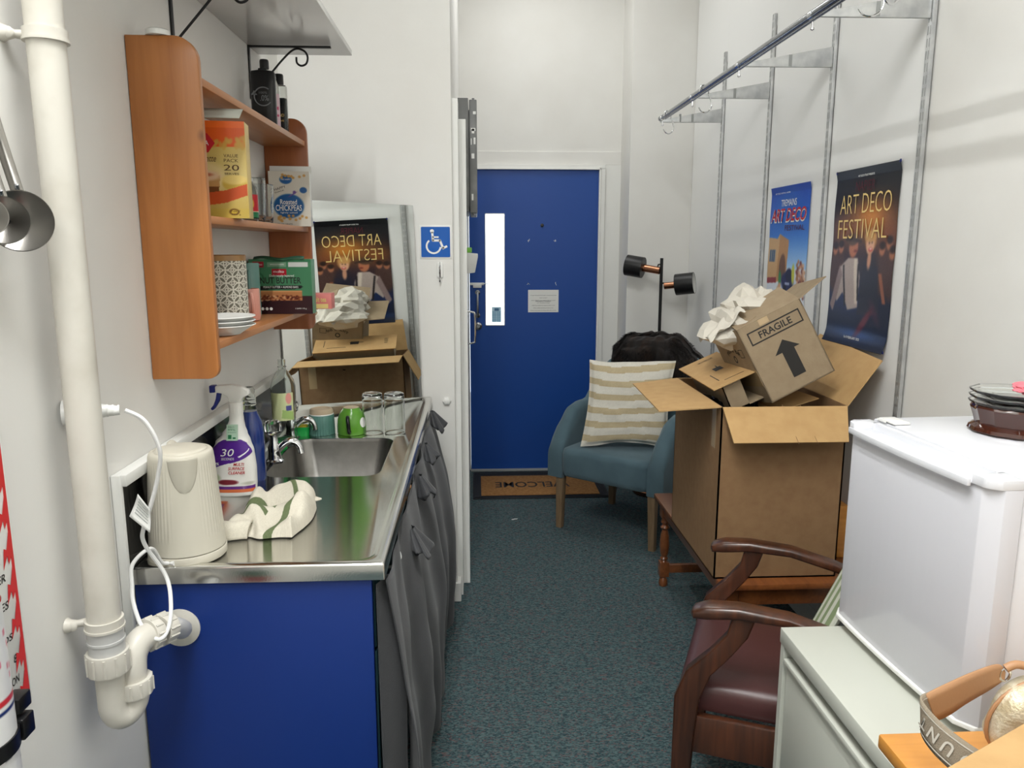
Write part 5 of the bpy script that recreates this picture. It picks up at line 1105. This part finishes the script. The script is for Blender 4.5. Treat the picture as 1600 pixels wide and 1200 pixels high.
# ------------------------------------------------------------------ brown open armchair
t = thing('wooden_armchair', 'dark stained wooden armchair with burgundy vinyl seat behind the cabinet', 'armchair', (.872, 1.775, 0), (0, 0, math.radians(-113)), local=True)
SW = .215
for sx in (-1, 1):
    x = sx*SW
    pts = [(x, -.315, 0, .016, .02), (x, -.31, .15, .018, .022), (x, -.305, .32, .02, .026), (x, -.30, .42, .02, .03), (x, -.275, .49, .02, .03), (x, -.225, .55, .019, .026), (x, -.19, .60, .018, .024), (x, -.178, .645, .018, .026)]
    B().loft([rr(a-wx, a+wx, y-wy, y+wy, .006, 3, z) for a, y, z, wx, wy in pts]).obj('front_leg', M_brown, t, ang=50)
    al = []
    for k, (y, z, w_, h_) in enumerate(((-.298, .640, .012, .006), (-.292, .642, .024, .012), (-.26, .650, .030, .016), (-.19, .659, .027, .014), (-.08, .656, .025, .012), (.04, .628, .023, .012), (.14, .587, .021, .012), (.185, .562, .019, .012))):
        al.append([(x+px, y, z+pz) for px, pz, _ in rr(-w_, w_, -h_, h_, min(w_, h_)*.7, 3)])
    B().loft(al).obj('armrest', M_brown, t, ang=50)
    B().loft([rr(x-.017, x+.017, yy-.02, yy+.02, .005, 3, z) for yy, z in ((.20, 0), (.185, .2), (.175, .40), (.195, .62), (.24, .95))]).obj('rear_leg', M_brown, t, ang=50)
    B().box(x-.011, x+.011, -.285, .19, .275, .375, .004).obj('side_rail', M_brown, t)
B().box(-SW+.02, SW-.02, -.315, -.29, .275, .375, .004).obj('front_rail', M_brown, t)
B().box(-SW+.02, SW-.02, .19, .21, .275, .375, .004).obj('rear_rail', M_brown, t)
B().box(-SW+.02, SW-.02, .25, .275, .86, .95, .006).obj('crest_rail', M_brown, t)
B().loft([rr(-SW+.012+e, SW-.012-e, -.325+e, .19-e, .03, 5, z) for z, e in ((.377, .004), (.39, 0), (.425, 0), (.44, .008), (.452, .03), (.460, .08))]).obj('seat_pad', M_seat, t, ang=60)
B().loft([rr(-SW+.022+e, SW-.022-e, -.02, .02, .015, 4, 0) and [(px, .215+(z-.45)*.13+py, z) for px, py, _ in rr(-SW+.022+e, SW-.022-e, -.022, .022, .018, 4)] for z, e in ((.50, .01), (.52, 0), (.84, 0), (.855, .01))]).obj('back_pad', M_seat, t, ang=60)
t = thing('striped_cushion', 'flat green and white striped cushion standing on the brown armchair seat beside the fridge', 'cushion', (.884, 1.765, .46), (0, 0, math.radians(-114)), local=True)
P = Pic(70, 40, (214, 216, 200))
for k in range(4): P.rect(.03+k*.27, .16+k*.27, 0, 1, (140, 156, 116))
for sg, nm in ((-1, 'cushion_front'), (1, 'cushion_back')):
    P.mesh(nm, (lambda sg: lambda u, v: Vector((.10-.20*u, (-.045+.14*v)+sg*.016*(max(0, (1-(2*u-1)**4)*(1-(2*v-1)**6)))**.4, .004+.35*v)))(sg), M_fabric_v, t)

# ------------------------------------------------------------------ filing cabinet and fridge
t = thing('filing_cabinet', 'off-white steel filing cabinet carrying the small fridge', 'filing cabinet', (.92, 1.27, 0))
cx0, cx1, cy0, cy1, CZ = .648, 1.25, 1.045, 1.492, .70
b = B(); b.box(cx0+.001, cx1, cy0, cy0+.016, .0, CZ-.034); b.box(cx0+.001, cx1, cy1-.016, cy1, .0, CZ-.034); b.box(cx1-.012, cx1, cy0, cy1, 0, CZ-.034); b.box(cx0+.03, cx1, cy0, cy1, 0, .03); b.obj('cabinet_body', M_cabw, t)
B().box(cx0-.002, cx1+.002, cy0-.002, cy1+.002, CZ-.034, CZ, .003).obj('cabinet_top', M_cabw, t)
for k, (z0, z1) in enumerate(((.350, .640), (.035, .332))):
    d = B().box(cx0+.006, cx0+.30, cy0+.022, cy1-.022, z0, z1-.0, .004).obj('drawer', M_cabw, t)
    B().box(cx0-.003, cx0+.016, cy0+.024, cy1-.024, z1-.010, z1+.003, .003).obj('drawer_pull', M_white if k else M_cabw, d)
t = thing('mini_fridge', 'small white bar fridge on top of the filing cabinet', 'fridge', (.772, 1.522, CZ), (0, 0, math.radians(3.0)), local=True)
# local: x depth, y from 0 (far) to -.42 (near), z 0..45
FWd, FHt = .43, .452
pl = [(.052, 0)]+[(.0, -.004)]
def door_outline(e=0, n=16, bow=.007):
    pts = [(.05, -.001)]
    for k in range(n+1):
        s_ = k/n; y = -.0-FWd*s_; x = .0-bow*math.sin(PI*s_)+(.018*(1-min(1, s_/.05))**2+.018*(1-min(1, (1-s_)/.05))**2); pts.append((x-e, y))
    pts.append((.05, -FWd+.001)); return pts
B().prism(door_outline(), .028, .430, bev=.0015).obj('fridge_door', M_fridged, t, ang=25)
b = B(); o_ = door_outline(.004)
def band(y0, y1, z0, z1, e=.004, inner=None):
    ys = np.linspace(y0, y1, 12); f = lambda y: -.007*math.sin(PI*(-y/FWd))+.018*(max(0, 1-(-y/FWd)/.05))**2+.018*(max(0, 1-(1+y/FWd)/.05))**2-e
    pts = [(f(y), y) for y in ys]; back = [((.048 if inner is None else f(y)+inner), y) for y in ys[::-1]]
    b.prism(pts+back, z0, z1, bev=.001)
band(-.0005, -.035, .430, .446); band(-.385, -FWd+.0005, .430, .446)
band(-.03, -.388, .426, .438, .013, .006); band(-.03, -.388, .4295, .4315, .004)
b.prism([(.036, -.03), (.048, -.03), (.048, -.388), (.036, -.388)], .4315, .446)
b.obj('door_top_handle', M_fridge, t)
B().box(.054, .48, -FWd+.006, -.006, .018, .424, .004).obj('fridge_body', M_fridge, t)
B().box(.0535, .485, -FWd, 0, .424, .449, .007).obj('fridge_top', M_fridge, t)
B().prism(door_outline(.006), .020, .028, bev=.001).obj('door_bottom_trim', M_white, t)
B().box(.05, .46, -FWd+.04, -.04, .0, .0195).obj('fridge_feet_shade', M_blackp, t)  # black slab standing in for the feet and the shade of the gap
b = B(); b.box(.052, .0535, -.05, -.02, .449, .453); b.box(.055, .09, -.075, -.02, .4495, .4545, .002); b.obj('hinge_cover', M_white, t)
# glass dishes on the fridge
FT = CZ+.4495
gx, gy = 1.03, 1.385
M_amber = mat('amber_glass', (86, 34, 14), .06, trans=.55, ior=1.5, coat=.5)
t = thing('amber_dish', 'faceted dark amber glass dish on the fridge', 'dish', (gx, gy, FT))
B().lathe([(0, 0), (.072, .0), (.078, .004), (.076, .010), (.066, .016), (.070, .030), (.076, .048), (.074, .052), (.066, .050), (.06, .02), (0, .018)], 40, T(gx, gy, FT+.0005), rf=lambda a, z: 1+.025*math.cos(a*12)).obj('dish_body', M_amber, t, ang=20)
for k in range(3):
    z = FT+.053+k*.011
    t = thing('glass_dish', ('lowest clear glass dish of the stack in the amber dish', 'middle clear glass dish of the stack in the amber dish', 'uppermost clear glass dish of the stack, holding a pink flower')[k], 'dish', (gx, gy, z), group='clear glass dishes on the fridge')
    B().lathe([(0, -.012), (.045, -.012), (.06, -.006), (.078, .002), (.080, .006), (.077, .006), (.058, -.001), (.044, -.007), (0, -.007)], 40, T(gx, gy, z), rf=lambda a, z: 1+.02*math.cos(a*10)).obj('dish_body', M_glass, t, ang=20)
crumple((gx+.015, gy-.02, FT+.088), (.032, .03, .010), 4, 4, .4).solo('pink_flower', mat('pink_petals', (222, 120, 132), .5), 'pink cloth flower on the uppermost glass dish', 'flower')

# ------------------------------------------------------------------ honey-coloured table with bag and carton in the corner
t = thing('honey_table', 'honey coloured wooden table at the lower right corner', 'table', (.9, .78, 0))
hx0, hx1, hy0, hy1, HZ = .608, 1.2, .50, 1.030, .77
B().box(hx0, hx1, hy0, hy1, HZ-.024, HZ, .004).obj('table_top', M_orange, t)
for x in (hx0+.04, hx1-.04):
    for y in (hy0+.04, hy1-.04): B().loft([rr(x-.016, x+.016, y-.016, y+.016, .004, 3, 0), rr(x-.021, x+.021, y-.021, y+.021, .004, 3, HZ-.024)]).obj('leg', M_brown, t)
B().box(hx0+.06, hx1-.06, hy1-.045, hy1-.03, HZ-.10, HZ-.024, .002).obj('apron', M_orange, t); B().box(hx0+.03, hx0+.045, hy0+.06, hy1-.06, HZ-.10, HZ-.024, .002).obj('apron', M_orange, t)
d_ = Vector((.15, .078, 0)).normalized(); c0 = Vector((.50, .755, 0))
M_ = fr((c0.x, c0.y, HZ+.001), d_, (-d_.y, d_.x, 0))
t = thing('corner_carton', 'closed cardboard carton in the lower right corner', 'box', (.70, .72, HZ))
B().box(0, .40, -.24, 0, 0, .129, .001, M=M_).obj('carton_body', M_cardin, t, smooth=False)
B().box(.03, .37, -.13, -.08, .129, .1296, M=M_).obj('sealing_tape', M_tape, t, smooth=False)
M_tan = mat('tan_leather', (178, 134, 96), .45, bump=(200, .1)); M_web = mat('taupe_webbing', (150, 138, 120), .85, bump=(700, .6, 2))
t = thing('handbag', 'silver-gold pouch handbag with wide lettered webbing strap on the honey table', 'bag', (.80, .96, HZ))
def bagf(u, v):
    a = u*2*PI; r = math.sin(PI*v)**.55; sq = .85
    x = math.copysign(abs(math.cos(a))**sq, math.cos(a))*r; y = math.copysign(abs(math.sin(a))**sq, math.sin(a))*r; z = -math.cos(PI*v)
    nz = .05*noise.noise(Vector((x*2, y*2, z*2)))
    return Vector((.805+.080*x*(1+nz)*(1+.10*z*-1), .955+.036*y*(1+nz*3), HZ+.066+.062*z*(1+nz)-.0))
B().grid(bagf, 48, 28, closeu=True).obj('pouch', mat('silver_gold_leather', (196, 182, 150), .42, .35, bump=(220, .8, 3), var=((220, 212, 190), 60, .4, .65)), t, ang=180)
B().tube([(.805+.084*math.cos(a)*(1-.10*math.sin(a)), .955, HZ+.066+.065*math.sin(a)) for a in np.linspace(0, 2*PI, 33)[:-1]], .003, 8, closed=True).obj('piping', M_tan, t)
def ribbon(top, bot, m, nm, th=.0025, nu=30, sm=True):
    def cr(P, s_):
        k = s_*(len(P)-1); i = min(int(k), len(P)-2); f = k-i; g = lambda j: Vector(P[min(max(j, 0), len(P)-1)])
        p0, p1, p2, p3 = g(i-1), g(i), g(i+1), g(i+2); return .5*((2*p1)+(p2-p0)*f+(2*p0-5*p1+4*p2-p3)*f*f+(3*p1-p0-3*p2+p3)*f**3)
    fn = lambda u, v: cr(top, u)*(1-v)+cr(bot, u)*v
    o = B().grid(fn, nu, 5).obj(nm, m, t, ang=180); md = o.modifiers.new('t', 'SOLIDIFY'); md.thickness = th; md.offset = 0; return fn
ribbon([(.752, .972, .902), (.739, .97, .915), (.692, .955, .913), (.640, .940, .903), (.612, .932, .896)], [(.752, .972, .890), (.73, .97, .876), (.688, .955, .866), (.655, .942, .857), (.632, .936, .852)], M_tan, 'leather_tab')
rf_ = ribbon([(.625, .936, .897), (.606, .930, .896), (.600, .915, .893), (.612, .885, .880), (.640, .855, .865), (.668, .84, .855)], [(.632, .936, .852), (.611, .930, .850), (.603, .913, .843), (.607, .885, .834), (.625, .855, .822), (.648, .836, .812)], M_web, 'webbing_strap')
B().tube([(.752+.008*math.cos(a), .972, .898+.010*math.sin(a)) for a in np.linspace(0, 2*PI, 17)[:-1]], .002, 8, closed=True).obj('buckle_ring', M_chrome, t)
b = B(); b.tube([(.752, .972, .907), (.765, .97, .914), (.782, .965, .912), (.79, .96, .905)], .006, 10, 4); b.obj('leather_loop', M_tan, t)
def onrib(u, v, e=.0022):
    p = rf_(u, v); a = rf_(min(u+.01, 1), v)-rf_(max(u-.01, 0), v); c = rf_(u, 1)-rf_(u, 0); n_ = a.cross(c).normalized()
    if n_.dot(-p+Vector((0, 0, 1.5))) < 0: n_ = -n_
    return p+n_*e, a.normalized(), c.normalized()
b = B()
for v0 in (.13, .87): b.grid(lambda u, v: onrib(.12+.88*u, v0-.02+.04*v)[0], 30, 2)
for k, ch in enumerate('TNUOC'):
    u = .42+k*.115; p, a, c = onrib(u, .5, .0026); M_ = fr(p, a, -c)
    if M_.to_3x3().col[2].dot(Vector((0, 0, 1.5))-p) < 0: M_ = fr(p, a, c)
    b.text(ch, .0135, .019, M_@Rz(PI) if ch != 'x' else M_, .0, .02)
b.obj('strap_lettering', M_paper, t, smooth=False)
